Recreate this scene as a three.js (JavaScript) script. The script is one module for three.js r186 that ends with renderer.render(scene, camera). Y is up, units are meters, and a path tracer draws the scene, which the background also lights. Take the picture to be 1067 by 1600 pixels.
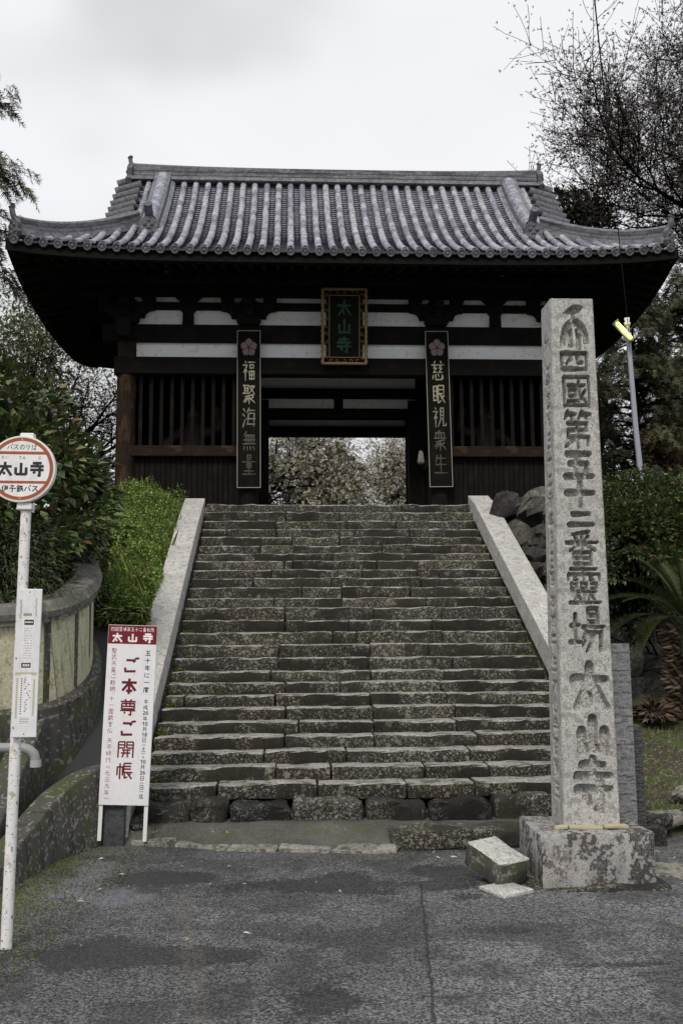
import * as THREE from 'three';
import { mergeGeometries, mergeVertices, toCreasedNormals } from 'three/addons/utils/BufferGeometryUtils.js';
import { MarchingCubes } from 'three/addons/objects/MarchingCubes.js';
import { RoundedBoxGeometry } from 'three/addons/geometries/RoundedBoxGeometry.js';

// ---------- camera, sky, sun, exposure ----------
const scene = new THREE.Scene();
const camera = new THREE.PerspectiveCamera(54.42, 682 / 1024, 0.1, 900);
camera.rotation.order = 'YXZ';
camera.rotation.set(0.1262, -0.0518, -0.0069);
camera.position.set(-0.8771, 1.7704, 10.0785);
const renderer = new THREE.WebGLRenderer({ antialias: true });
renderer.toneMapping = THREE.LinearToneMapping;
renderer.toneMappingExposure = 1.46;
renderer.shadowMap.enabled = true;

// hash noise, seeded
function rng(seed) { let s = seed >>> 0; return () => { s = (s + 0x6d2b79f5) | 0; let t = Math.imul(s ^ (s >>> 15), 1 | s); t = (t + Math.imul(t ^ (t >>> 7), 61 | t)) ^ t; return ((t ^ (t >>> 14)) >>> 0) / 4294967296; }; }
const ih = (x, y, s) => { let h = Math.imul(x | 0, 374761393) + Math.imul(y | 0, 668265263) + Math.imul(s | 0, 974634721); h = Math.imul(h ^ (h >>> 13), 1274126177); return ((h ^ (h >>> 16)) >>> 0) / 4294967296; };
const sm = (t) => t * t * (3 - 2 * t), lerp = (a, b, t) => a + (b - a) * t, clamp = (x, a = 0, b = 1) => Math.min(b, Math.max(a, x));
const sstep = (a, b, x) => sm(clamp((x - a) / (b - a)));
// value noise of period p cells
function vn(x, y, p, s) {
  const xi = Math.floor(x), yi = Math.floor(y), fx = sm(x - xi), fy = sm(y - yi), w = (v) => ((v % p) + p) % p;
  return lerp(lerp(ih(w(xi), w(yi), s), ih(w(xi + 1), w(yi), s), fx), lerp(ih(w(xi), w(yi + 1), s), ih(w(xi + 1), w(yi + 1), s), fx), fy);
}
function fbm(u, v, p, oct, s) { let a = 0.5, t = 0, n = 0; for (let i = 0; i < oct; i++) { t += a * vn(u * p, v * p, p, s + i * 17); n += a; a *= 0.55; p *= 2; } return t / n; }
function n3(x, y, z, s) { const zi = Math.floor(z), f = sm(z - zi); return lerp(vn(x, y, 4096, s + zi * 131), vn(x, y, 4096, s + (zi + 1) * 131), f); }

// overcast sky: an even white deck, a little greyer in soft patches
{
  const W = 512, H = 256, d = new Float32Array(W * H * 4);
  for (let j = 0; j < H; j++) for (let i = 0; i < W; i++) {
    const u = i / W, v = j / H, el = (v - 0.5) * Math.PI, k = (j * W + i) * 4;
    const c = fbm(u, v, 11, 5, 91), f = fbm(u, v, 24, 4, 7);
    let L = 0.655 - 0.16 * sstep(0.4, 0.62, c) - 0.05 * f;
    if (el < 0) L = lerp(L, 0.12, sstep(0, 0.12, -el));
    d[k] = L * 0.985; d[k + 1] = L * 0.995; d[k + 2] = L * 1.03; d[k + 3] = 1;
  }
  const t = new THREE.DataTexture(d, W, H, THREE.RGBAFormat, THREE.FloatType);
  t.mapping = THREE.EquirectangularReflectionMapping; t.magFilter = t.minFilter = THREE.LinearFilter; t.wrapS = THREE.RepeatWrapping; t.needsUpdate = true;
  scene.background = t; scene.environment = t;
}
const sun = new THREE.DirectionalLight(0xfff4e6, 1.4);
sun.name = 'sun'; sun.position.set(-8, 30, 24); sun.target.position.set(0, 2, -4);
sun.castShadow = true; sun.shadow.radius = 28; sun.shadow.mapSize.set(2048, 2048);
Object.assign(sun.shadow.camera, { left: -25, right: 25, top: 25, bottom: -25, near: 1, far: 110 });
scene.add(sun, sun.target);

// ---------- scene tree helpers ----------
const V = (x, y, z) => new THREE.Vector3(x, y, z);
const used = {};
function numbered(n) { const k = used[n] = (used[n] ?? -1) + 1; return k ? n + '_' + String(k).padStart(3, '0') : n; }
function thing(name, label, category, pos = [0, 0, 0], group) {
  const o = new THREE.Group(); o.name = numbered(name); o.position.set(...pos); o.userData = { label, category }; if (group) o.userData.group = group; scene.add(o); return o;
}
function mesh(name, geo, mat, parent) {
  const m = new THREE.Mesh(geo, mat); m.name = parent ? name : numbered(name); m.castShadow = m.receiveShadow = true;
  (parent ?? scene).add(m); return m;
}
function struct(name, geo, mat) { const m = mesh(name, geo, mat); m.userData.kind = 'structure'; return m; }
function single(name, geo, mat, label, category, group) { const m = mesh(name, geo, mat); m.userData = { label, category }; if (group) m.userData.group = group; return m; }
function stuffPart(m) { m.userData.kind = 'stuff'; return m; }
// ---------- geometry helpers ----------
function plain(g) { const q = g.index ? g.toNonIndexed() : g; for (const k of Object.keys(q.attributes)) if (!['position', 'normal', 'uv'].includes(k)) q.deleteAttribute(k); if (!q.attributes.uv) q.setAttribute('uv', new THREE.BufferAttribute(new Float32Array(q.attributes.position.count * 2), 2)); return q; }
const merge = (list) => mergeGeometries(list.map(plain));
// texture coordinates in metres, by the main direction of each face; (ou, ov) shifts the pattern
function uvm(g, ou = 0, ov = 0, turn = false) {
  const q = plain(g), p = q.attributes.position, uv = q.attributes.uv;
  const a = V(), b = V(), c = V(), n = V();
  for (let i = 0; i < p.count; i += 3) {
    a.fromBufferAttribute(p, i); b.fromBufferAttribute(p, i + 1); c.fromBufferAttribute(p, i + 2); n.crossVectors(b.clone().sub(a), c.clone().sub(a));
    const ax = Math.abs(n.x), ay = Math.abs(n.y), az = Math.abs(n.z);
    for (let k = 0; k < 3; k++) {
      const x = p.getX(i + k), y = p.getY(i + k), z = p.getZ(i + k);
      let u, v; if (ay >= ax && ay >= az) { u = x; v = -z; } else if (ax >= az) { u = z; v = y; } else { u = x; v = y; }
      turn ? uv.setXY(i + k, v + ou, u + ov) : uv.setXY(i + k, u + ou, v + ov);
    }
  }
  return q;
}
const bx = (w, h, d, x = 0, y = 0, z = 0) => new THREE.BoxGeometry(w, h, d).translate(x, y, z);
const rb = (w, h, d, r, x = 0, y = 0, z = 0, s = 1) => new RoundedBoxGeometry(w, h, d, s, r).translate(x, y, z);
// x0..x1, y0..y1, z0..z1
const bb = (x0, x1, y0, y1, z0, z1) => bx(x1 - x0, y1 - y0, z1 - z0, (x0 + x1) / 2, (y0 + y1) / 2, (z0 + z1) / 2);
function extr(pts, depth, bevel = 0) { const s = new THREE.Shape(pts.map((p) => new THREE.Vector2(p[0], p[1]))); return new THREE.ExtrudeGeometry(s, { depth, bevelEnabled: bevel > 0, bevelSize: bevel, bevelThickness: bevel, bevelSegments: 1, steps: 1 }); }
// a convex profile [[across, up], ...] swept along a path; across = sideways to the left-hand of (dir x up)
function sweep(profile, path, { up = V(0, 1, 0), scale, uvRot = false } = {}) {
  const n = profile.length, pos = [], uv = [], idx = []; let L = 0;
  const per = [0]; for (let i = 0; i < n; i++) { const a = profile[i], b = profile[(i + 1) % n]; per.push(per[i] + Math.hypot(a[0] - b[0], a[1] - b[1])); }
  const ring = [];
  path.forEach((p, k) => {
    const d = path[Math.min(k + 1, path.length - 1)].clone().sub(path[Math.max(k - 1, 0)]).normalize(), r = V().crossVectors(d, up).normalize(), u = V().crossVectors(r, d);
    if (k) L += p.distanceTo(path[k - 1]);
    const s = scale ? scale(k / (path.length - 1)) : 1;
    ring.push(profile.map(([a, b]) => p.clone().addScaledVector(r, a * s).addScaledVector(u, b * s)));
    ring[k].L = L;
  });
  const tri = (A, B, C, ua, ub, uc) => { for (const q of [A, B, C]) pos.push(q.x, q.y, q.z); uv.push(...ua, ...ub, ...uc); };
  for (let k = 0; k + 1 < ring.length; k++) for (let i = 0; i < n; i++) {
    const j = (i + 1) % n, A = ring[k][i], B = ring[k][j], C = ring[k + 1][j], D = ring[k + 1][i], f = (l, w) => (uvRot ? [w, l] : [l, w]);
    const ua = f(ring[k].L, per[i]), ub = f(ring[k].L, per[i + 1]), uc = f(ring[k + 1].L, per[i + 1]), ud = f(ring[k + 1].L, per[i]);
    tri(A, C, B, ua, uc, ub); tri(A, D, C, ua, ud, uc);
  }
  for (const e of [0, ring.length - 1]) for (let i = 1; i + 1 < n; i++) { const R = ring[e], w = (m) => [profile[m][0], profile[m][1]]; e ? tri(R[0], R[i + 1], R[i], w(0), w(i + 1), w(i)) : tri(R[0], R[i], R[i + 1], w(0), w(i), w(i + 1)); }
  const g = new THREE.BufferGeometry();
  g.setAttribute('position', new THREE.Float32BufferAttribute(pos, 3)); g.setAttribute('uv', new THREE.Float32BufferAttribute(uv, 2)); g.computeVertexNormals();
  return g;
}
const smooth = (g, a = 0.7) => toCreasedNormals(g, a);
const ringProfile = (r, n, ry = r) => Array.from({ length: n }, (_, i) => [Math.cos((i / n) * 2 * Math.PI) * r, Math.sin((i / n) * 2 * Math.PI) * ry]);
// an irregular dressed block (or boulder when rough is large): rounded box pushed about by noise
function block(w, h, d, seed, rough = 0.012, round = 0.02, sx = 0, flatTop = false) {
  const g0 = new THREE.BoxGeometry(w, h, d, sx || Math.max(2, Math.round(w / 0.14)), 4, 4), g = mergeVertices((g0.deleteAttribute('uv'), g0.deleteAttribute('normal'), g0), 1e-5), p = g.attributes.position;
  const snap = (q, e, n) => { const st = e / n; return Math.abs(Math.abs(q) - (e / 2 - st)) < 1e-4 && e > 2.6 * round ? Math.sign(q) * (e / 2 - round) : q; };
  for (let i = 0; i < p.count; i++) {
    let x = snap(p.getX(i), w, sx || Math.max(2, Math.round(w / 0.14))), y = snap(p.getY(i), h, 4), z = snap(p.getZ(i), d, 4);
    const cx = clamp(x, -w / 2 + round, w / 2 - round), cy = clamp(y, -h / 2 + round, h / 2 - round), cz = clamp(z, -d / 2 + round, d / 2 - round);
    const q = V(x - cx, y - cy, z - cz), l = q.length(); if (l > round * 0.999) q.multiplyScalar(round / l);
    x = cx + q.x; y = cy + q.y; z = cz + q.z;
    const k = 5, o = seed * 7.31, a = n3(x * k + o, y * k * 1.7 + o, z * k, seed), b = n3(x * k * 2.7 + o, y * k * 3 + 9, z * k * 3 + o, seed + 3), e = n3(x * k + 40 + o, y * k + 7, z * k + 3, seed + 5);
    p.setXYZ(i, x + (e - 0.5) * rough, y + (a - 0.5) * rough * (flatTop && y > h * 0.4 ? 1.1 : 1.6) + (b - 0.5) * rough * 0.7, z + (a - 0.5) * rough * 1.6 + (b - 0.5) * rough);
  }
  const r = toCreasedNormals(g, 0.75);
  return r;
}
// ---------- textures ----------
const tex = [];
function dataTex(S, f, { srgb = false, repeat = 1, T = S } = {}) {
  const d = new Uint8Array(S * T * 4), o = [0, 0, 0];
  for (let j = 0; j < T; j++) for (let i = 0; i < S; i++) { f(i / S, j / T, o, i, j); const k = (j * S + i) * 4; for (let c = 0; c < 3; c++) d[k + c] = clamp(srgb ? (o[c] <= 0.0031308 ? o[c] * 12.92 : 1.055 * Math.pow(o[c], 1 / 2.4) - 0.055) : o[c]) * 255 + 0.5; d[k + 3] = 255; }
  const t = new THREE.DataTexture(d, S, T); t.wrapS = t.wrapT = THREE.RepeatWrapping; t.magFilter = THREE.LinearFilter; t.minFilter = THREE.LinearMipmapLinearFilter; t.generateMipmaps = true;
  if (srgb) t.colorSpace = THREE.SRGBColorSpace; t.repeat.set(repeat, repeat); t.needsUpdate = true; return t;
}
const lin = (o, r, g, b) => { o[0] = r; o[1] = g; o[2] = b; };
const mix3 = (o, c, t) => { for (let k = 0; k < 3; k++) o[k] = lerp(o[k], c[k], t); };
// spots of lichen: nearest-cell distance on a periodic grid
function cells(u, v, p, s, keep) { let best = 9; const x = u * p, y = v * p, xi = Math.floor(x), yi = Math.floor(y); for (let j = -1; j < 2; j++) for (let i = -1; i < 2; i++) { const cx = ((xi + i) % p + p) % p, cy = ((yi + j) % p + p) % p; if (ih(cx, cy, s + 5) > keep) continue; const r = 0.18 + 0.5 * ih(cx, cy, s + 9), dx = x - xi - i - ih(cx, cy, s), dy = y - yi - j - ih(cx, cy, s + 1); best = Math.min(best, Math.hypot(dx, dy) / r); } return best; }
const std = (o) => new THREE.MeshStandardMaterial({ roughness: 0.9, ...o });
// granite of the pillar and the ramps: fine black and white grain (1 m tile)
function granite(base, dark, seed, amt) {
  return dataTex(512, (u, v, o) => {
    const g = ih(Math.floor(u * 256), Math.floor(v * 256), seed), h = vn(u * 128, v * 128, 128, seed + 1), m = fbm(u, v, 5, 4, seed + 2), l = fbm(u, v, 24, 3, seed + 4);
    let k = base * (0.74 + 0.5 * m); k *= 1 + amt * (h - 0.5); lin(o, k, k * 1.0, k * 0.965);
    if (g < 0.11 || h < 0.13) mix3(o, [dark, dark, dark], 0.7); if (g > 0.93) mix3(o, [base * 1.4, base * 1.4, base * 1.35], 0.6);
    if (l > 0.56) mix3(o, [base * 0.42, base * 0.42, base * 0.39], sstep(0.56, 0.7, l + 0.25 * (m - 0.5)) * 0.55);
  }, { srgb: true });
}
const grainBump = dataTex(512, (u, v, o) => { const k = 0.6 * ih(Math.floor(u * 200), Math.floor(v * 200), 3) + 0.4 * fbm(u, v, 30, 3, 8); lin(o, k, k, k); });
// weathered step stone: dark algae, pale round lichen, chips (1.6 m tile)
function stepStone(base, seed, lich) {
  return dataTex(1024, (u, v, o) => {
    const m = fbm(u, v, 5, 6, seed), f = fbm(u, v, 60, 3, seed + 1), n = fbm(u, v, 16, 4, seed + 2);
    const k = base * (0.5 + 0.8 * m) * (0.35 + 1.3 * f); lin(o, k * 1.03, k, k * 0.88);
    mix3(o, [0.024, 0.027, 0.013], sstep(0.5, 0.64, n) * 0.65);
    const c = Math.min(cells(u, v, 26, seed, lich * 0.4), cells(u, v, 60, seed + 30, lich), cells(u, v, 120, seed + 60, lich * 1.2)), e = c + 0.7 * (fbm(u, v, 90, 2, seed + 5) - 0.5) + 0.5 * (n - 0.5);
    if (e < 1) mix3(o, [0.25, 0.255, 0.225], sstep(1, 0.75, e) * (0.25 + 0.7 * f) * sstep(0.36, 0.56, m));
    const sp = fbm(u, v, 150, 2, seed + 8); if (sp > 0.66) mix3(o, [0.34, 0.34, 0.31], sstep(0.67, 0.76, sp) * 0.6 * sstep(0.4, 0.55, m));
  }, { srgb: true, repeat: 1 / 1.6 });
}
const rockBump = dataTex(512, (u, v, o) => { const k = 0.5 * fbm(u, v, 8, 6, 41) + 0.3 * fbm(u, v, 50, 3, 42) + 0.2 * ih(Math.floor(u * 180), Math.floor(v * 180), 9); lin(o, k, k, k); });
const M = {};
{
  const gP = granite(0.43, 0.08, 11, 0.45), gB = granite(0.5, 0.08, 23, 0.45);
  M.pillar = std({ map: gP, bumpMap: grainBump, bumpScale: 0.0025, roughness: 0.85 });
  M.granite = std({ map: gB, bumpMap: grainBump, bumpScale: 0.002, roughness: 0.85 });
  M.graniteGrey = std({ map: gP, color: 0xb9bcc4, bumpMap: grainBump, bumpScale: 0.002 });
  M.graniteDark = std({ map: gP, color: 0x70737a, bumpMap: grainBump, bumpScale: 0.002 });
  const sA = stepStone(0.021, 5, 0.14), sB = stepStone(0.03, 77, 0.22);
  const rbp = (c, m, s = 0.008) => std({ map: m, color: c, bumpMap: rockBump, bumpScale: s, roughness: 0.95 });
  M.step = [rbp(0xffffff, sA), rbp(0xe6e2da, sA), rbp(0xfffaf0, sB), rbp(0xe8e6e0, sB), rbp(0xfff6ea, sA)];
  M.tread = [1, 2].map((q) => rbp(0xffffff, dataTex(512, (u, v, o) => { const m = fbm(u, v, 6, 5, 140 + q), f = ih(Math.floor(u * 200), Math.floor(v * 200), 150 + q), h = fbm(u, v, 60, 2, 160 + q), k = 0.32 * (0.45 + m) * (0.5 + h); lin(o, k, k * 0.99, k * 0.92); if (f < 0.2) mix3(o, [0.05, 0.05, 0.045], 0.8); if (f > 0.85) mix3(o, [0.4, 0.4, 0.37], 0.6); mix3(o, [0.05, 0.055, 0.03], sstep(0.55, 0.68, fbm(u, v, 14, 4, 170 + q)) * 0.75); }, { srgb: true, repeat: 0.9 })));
  M.rock = [rbp(0xffffff, sB, 0.015), rbp(0xc9c9cc, sB, 0.015), rbp(0xa8aab2, sA, 0.015)];
  const sC = stepStone(0.075, 311, 0.25); M.rubble = [rbp(0xffffff, sC, 0.015), rbp(0xd6d8de, sC, 0.015), rbp(0xb4b6be, sC, 0.015)];
  M.pale = std({ map: stepStone(0.22, 131, 0.35), bumpMap: rockBump, bumpScale: 0.012 });
}
// concrete with moss and rain streaks (2 m tile)
const concTex = (base, moss, seed) => dataTex(512, (u, v, o) => {
  const m = fbm(u, v, 6, 5, seed), f = fbm(u, v, 70, 2, seed + 1), st = vn(u * 40, v * 4, 40, seed + 2) * 0.6 + vn(u * 90, v * 6, 90, seed + 3) * 0.4, n = fbm(u, v, 9, 5, seed + 4), k = base * (0.6 + 0.55 * m + 0.35 * (f - 0.5));
  lin(o, k, k * 0.98, k * 0.88); mix3(o, [k * 0.35, k * 0.36, k * 0.28], sstep(0.5, 0.75, st) * 0.7); mix3(o, [0.055, 0.07, 0.02], sstep(0.5, 0.7, n) * moss);
  if (f > 0.7) mix3(o, [0.3, 0.3, 0.27], 0.5);
}, { srgb: true, repeat: 0.5 });
M.concDark = std({ map: concTex(0.075, 0.75, 201), bumpMap: rockBump, bumpScale: 0.006 });
M.concMid = std({ map: concTex(0.115, 0.7, 217), bumpMap: rockBump, bumpScale: 0.006 });
M.conc = std({ map: concTex(0.2, 0.5, 231), bumpMap: rockBump, bumpScale: 0.005 });
M.coping = std({ map: concTex(0.17, 0.35, 261), bumpMap: rockBump, bumpScale: 0.005 });
// cream wall panel: stucco with greenish run marks
M.cream = std({ bumpMap: grainBump, bumpScale: 0.003, map: dataTex(512, (u, v, o) => {
  const m = fbm(u, v, 5, 5, 301), f = fbm(u, v, 110, 2, 303), st = vn(u * 46, v * 3, 46, 305) * 0.7 + vn(u * 100, v * 5, 100, 306) * 0.3, k = 0.9 + 0.22 * (m - 0.5) + 0.5 * (f - 0.5);
  lin(o, 0.55 * k, 0.53 * k, 0.38 * k); mix3(o, [0.3, 0.3, 0.16], sstep(0.52, 0.85, st) * 0.8); mix3(o, [0.12, 0.12, 0.07], sstep(0.62, 0.72, fbm(u, v, 30, 4, 309)) * 0.5);
}, { srgb: true, repeat: 0.6 }) });
// old timber (1 m tile, grain along v)
const woodTex = (r, g, b, seed, wear) => dataTex(512, (u, v, o) => {
  const gr = vn(u * 90, v * 5, 90, seed) * 0.5 + vn(u * 200, v * 9, 200, seed + 1) * 0.5, m = fbm(u, v, 6, 4, seed + 2), k = (0.55 + 0.6 * gr) * (0.6 + 0.8 * m);
  lin(o, r * k, g * k, b * k); mix3(o, [0.11, 0.07, 0.036], sstep(0.55, 0.75, fbm(u, v, 4, 5, seed + 5)) * wear * gr); if (gr < 0.22) mix3(o, [0.004, 0.003, 0.003], 0.7);
}, { srgb: true });
const woodBump = dataTex(256, (u, v, o) => { const k = vn(u * 80, v * 5, 80, 3) * 0.6 + vn(u * 160, v * 9, 160, 4) * 0.4; lin(o, k, k, k); });
const matte = (o) => new THREE.MeshPhysicalMaterial({ roughness: 0.9, specularIntensity: 0.25, ...o });
M.wood = matte({ map: woodTex(0.0082, 0.0071, 0.0065, 401, 0.08), bumpMap: woodBump, bumpScale: 0.003, roughness: 0.8 });
M.woodDeep = M.wood;
M.woodWorn = matte({ map: woodTex(0.024, 0.0165, 0.011, 441, 0.6), bumpMap: woodBump, bumpScale: 0.004, roughness: 0.85 });
M.plaster = std({ bumpMap: grainBump, bumpScale: 0.001, map: dataTex(512, (u, v, o) => { const m = fbm(u, v, 6, 5, 451), st = fbm(u, v, 22, 4, 453), k = 0.9 + 0.1 * (m - 0.5); lin(o, 0.87 * k, 0.88 * k, 0.89 * k); mix3(o, [0.5, 0.47, 0.4], sstep(0.62, 0.78, st) * 0.5); }, { srgb: true, repeat: 0.5 }) });
M.plasterDull = M.plaster;
// fired roof tile: smoky grey with pale bloom
const tileTex = dataTex(512, (u, v, o) => { const m = fbm(u, v, 7, 5, 501), f = fbm(u, v, 60, 3, 503), n = fbm(u, v, 16, 4, 505); const k = 0.75 + 0.5 * (m - 0.5) + 0.5 * (f - 0.5); lin(o, k, k, k); mix3(o, [0.3, 0.3, 0.33], sstep(0.52, 0.62, n) * 0.6); mix3(o, [0.35, 0.35, 0.33], sstep(0.66, 0.74, fbm(u, v, 34, 3, 507)) * 0.6); }, { srgb: true });
const tileMat = (r, g, b) => matte({ map: tileTex, color: new THREE.Color(r, g, b), roughness: 0.6, specularIntensity: 0.4 });
M.tiles = [tileMat(0.44, 0.465, 0.54), tileMat(0.53, 0.55, 0.61), tileMat(0.36, 0.38, 0.45), tileMat(0.52, 0.54, 0.58), tileMat(0.3, 0.315, 0.38)];
M.panTile = tileMat(0.3, 0.31, 0.36); M.ridge = [tileMat(0.18, 0.185, 0.21), tileMat(0.24, 0.245, 0.275), tileMat(0.13, 0.133, 0.15)]; M.ridgePale = tileMat(0.3, 0.31, 0.34); M.ogre = tileMat(0.17, 0.172, 0.19);
M.white = std({ color: new THREE.Color(0.78, 0.79, 0.8), roughness: 0.45 });
M.grey = std({ color: new THREE.Color(0.3, 0.32, 0.38), roughness: 0.5, metalness: 0.2 });
M.cable = std({ color: new THREE.Color(0.02, 0.02, 0.022) });
M.gold = std({ color: new THREE.Color(0.19, 0.135, 0.052), roughness: 0.5, metalness: 0.3 });
M.bark = std({ bumpMap: rockBump, bumpScale: 0.012, map: dataTex(256, (u, v, o) => { const g = vn(u * 24, v * 8, 24, 601) * 0.6 + vn(u * 60, v * 20, 60, 602) * 0.4, k = 0.05 * (0.5 + g); lin(o, k * 1.1, k, k * 0.85); if (g > 0.68) mix3(o, [0.14, 0.14, 0.11], 0.6); }, { srgb: true }) });
M.barkDark = std({ color: new THREE.Color(0.022, 0.018, 0.016) });
M.barkPale = std({ color: new THREE.Color(0.14, 0.12, 0.085) });
M.soil = std({ bumpMap: rockBump, bumpScale: 0.02, map: dataTex(512, (u, v, o) => { const m = fbm(u, v, 8, 5, 611), f = fbm(u, v, 80, 2, 613), k = 0.045 * (0.5 + m) * (0.5 + f); lin(o, k * 1.2, k, k * 0.7); mix3(o, [0.05, 0.075, 0.018], sstep(0.45, 0.62, fbm(u, v, 12, 5, 617)) * 0.85); if (f > 0.72) mix3(o, [0.3, 0.27, 0.2], 0.6); }, { srgb: true, repeat: 0.5 }) });
// road: dark asphalt with stone chips, wet and pale patches, cracks, moss by the left wall. One sheet of 9 m, no repeat in view
const PATCH = [[-0.73, 4.45, 0.2, 0.45], [0.55, 3.3, 0.5, 0.25], [-2.0, 3.6, 0.7, 0.35], [1.3, 4.0, 0.9, 0.08], [-0.6, 2.0, 1.2, 0.35], [-1.9, 1.7, 0.5, 0.4], [0.3, 1.6, 0.5, 0.3]];
const damp = (x, z, w, f) => { let q = 0; for (const [px, pz, rx, rz] of PATCH) { const d = Math.hypot((x - px) / rx, (z - pz) / rz) + 3.2 * (w - 0.5) + 0.5 * (f - 0.5); q = Math.max(q, sstep(1.05, 0.5, d)); } return q; };
// damp places are smoother and mirror more of the sky
const roadRough = dataTex(512, (u, v, o) => { const x = -4.5 + u * 9, z = (1 - v) * 9, w = fbm(u, v, 22, 5, 707), k = 0.86 - 0.34 * damp(x, z, w, 0.5) - 0.12 * sstep(0.5, 0.68, w); lin(o, k, k, k); });
const roadTexture = (() => {
  const X0 = -4.5, Z0 = 0, S = 9;
  const crack = [[[-0.62, 4.55], [0.25, 4.42], [0.9, 4.2], [1.6, 4.12], [2.2, 3.85]], [[0.5, 4.62], [0.95, 4.35], [1.5, 4.28]], [[-1.9, 4.42], [-1.2, 4.3], [-0.6, 4.38]]];
  const dseg = (x, z, a, b) => { const dx = b[0] - a[0], dz = b[1] - a[1], t = clamp(((x - a[0]) * dx + (z - a[1]) * dz) / (dx * dx + dz * dz)); return Math.hypot(x - a[0] - t * dx, z - a[1] - t * dz); };
  return dataTex(2048, (u, v, o, i, j) => {
    const x = X0 + u * S, z = Z0 + (1 - v) * S, g = ih(i, j, 701), g2 = ih(i >> 1, j >> 1, 703), m = fbm(u, v, 9, 6, 705), w = fbm(u, v, 22, 5, 707), f = vn(u * 700, v * 700, 700, 709);
    const seamX = lerp(0.07, -0.16, (z - 2.7) / 2.13) + 0.015 * (vn(z * 9, 3, 999, 5) - 0.5), right = x > seamX;
    let k = (right ? 0.135 : 0.11) * (0.5 + m) * (0.15 + 1.7 * f);
    lin(o, k * 0.96, k, k * 1.05);
    if (g2 > 0.78) mix3(o, [0.36, 0.36, 0.35], (g2 - 0.78) * 4 * (0.25 + 0.75 * g)); if (g2 < 0.22) mix3(o, [0.012, 0.012, 0.013], 0.85);
    mix3(o, [0.02, 0.02, 0.021], sstep(0.5, 0.68, w) * 0.5);
    // oil-dark patches
    mix3(o, [0.016, 0.016, 0.018], damp(x, z, w, f) * 0.72);
    // pale scoured wash below the sign
    for (const [px, pz, rx, rz, s] of [[-2.55, 1.25, 0.22, 0.7, 0.5], [-2.2, 2.2, 0.35, 0.3, 0.65], [-2.75, 2.0, 0.3, 0.35, 0.6]]) { const d = Math.hypot((x - px) / rx, (z - pz) / rz) + 1.5 * (w - 0.5) + 0.4 * (f - 0.5); mix3(o, [0.22, 0.23, 0.27], sstep(1, 0.55, d) * s * (0.3 + 0.7 * f)); }
    // long pale drag marks
    const mk = dseg(x, z, [-1.7, 2.2], [-1.3, 4.9]) + 0.12 * (w - 0.5); mix3(o, [0.15, 0.145, 0.12], sstep(0.09, 0.02, mk) * 0.5 * f);
    // cracks and the seam
    let c = 9; for (const l of crack) for (let n = 0; n + 1 < l.length; n++) c = Math.min(c, dseg(x + 0.06 * (vn(z * 12, x * 12, 999, 9) - 0.5), z + 0.1 * (vn(x * 14, 5, 999, 11) - 0.5), l[n], l[n + 1]));
    if (c < 0.008) mix3(o, [0.014, 0.014, 0.014], 0.6);
    if (z > 2 && Math.abs(x - seamX) < 0.009) mix3(o, [0.014, 0.015, 0.012], 0.75);
    const mo = sstep(-2.55, -3.0, x + 0.55 * (w - 0.5) + (z - 2) * 0.1) * sstep(0.42, 0.52, fbm(u, v, 40, 4, 713)) * sstep(0.3, 1.2, z);
    mix3(o, [0.075, 0.1, 0.012], mo * 0.95 * (0.4 + 0.6 * f));
    const gr = sstep(-2.75, -3.05, x) * 0.6; mix3(o, [0.13, 0.125, 0.1], gr * f * (1 - mo));
    if (g > 0.9985) mix3(o, [0.4, 0.39, 0.35], 0.9);
  }, { srgb: true, repeat: 1 });
})();
const roadBump = dataTex(1024, (u, v, o, i, j) => { const k = 0.55 * ih(i >> 1, j >> 1, 801) + 0.45 * vn(u * 300, v * 300, 300, 803); lin(o, k, k, k); });
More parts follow.
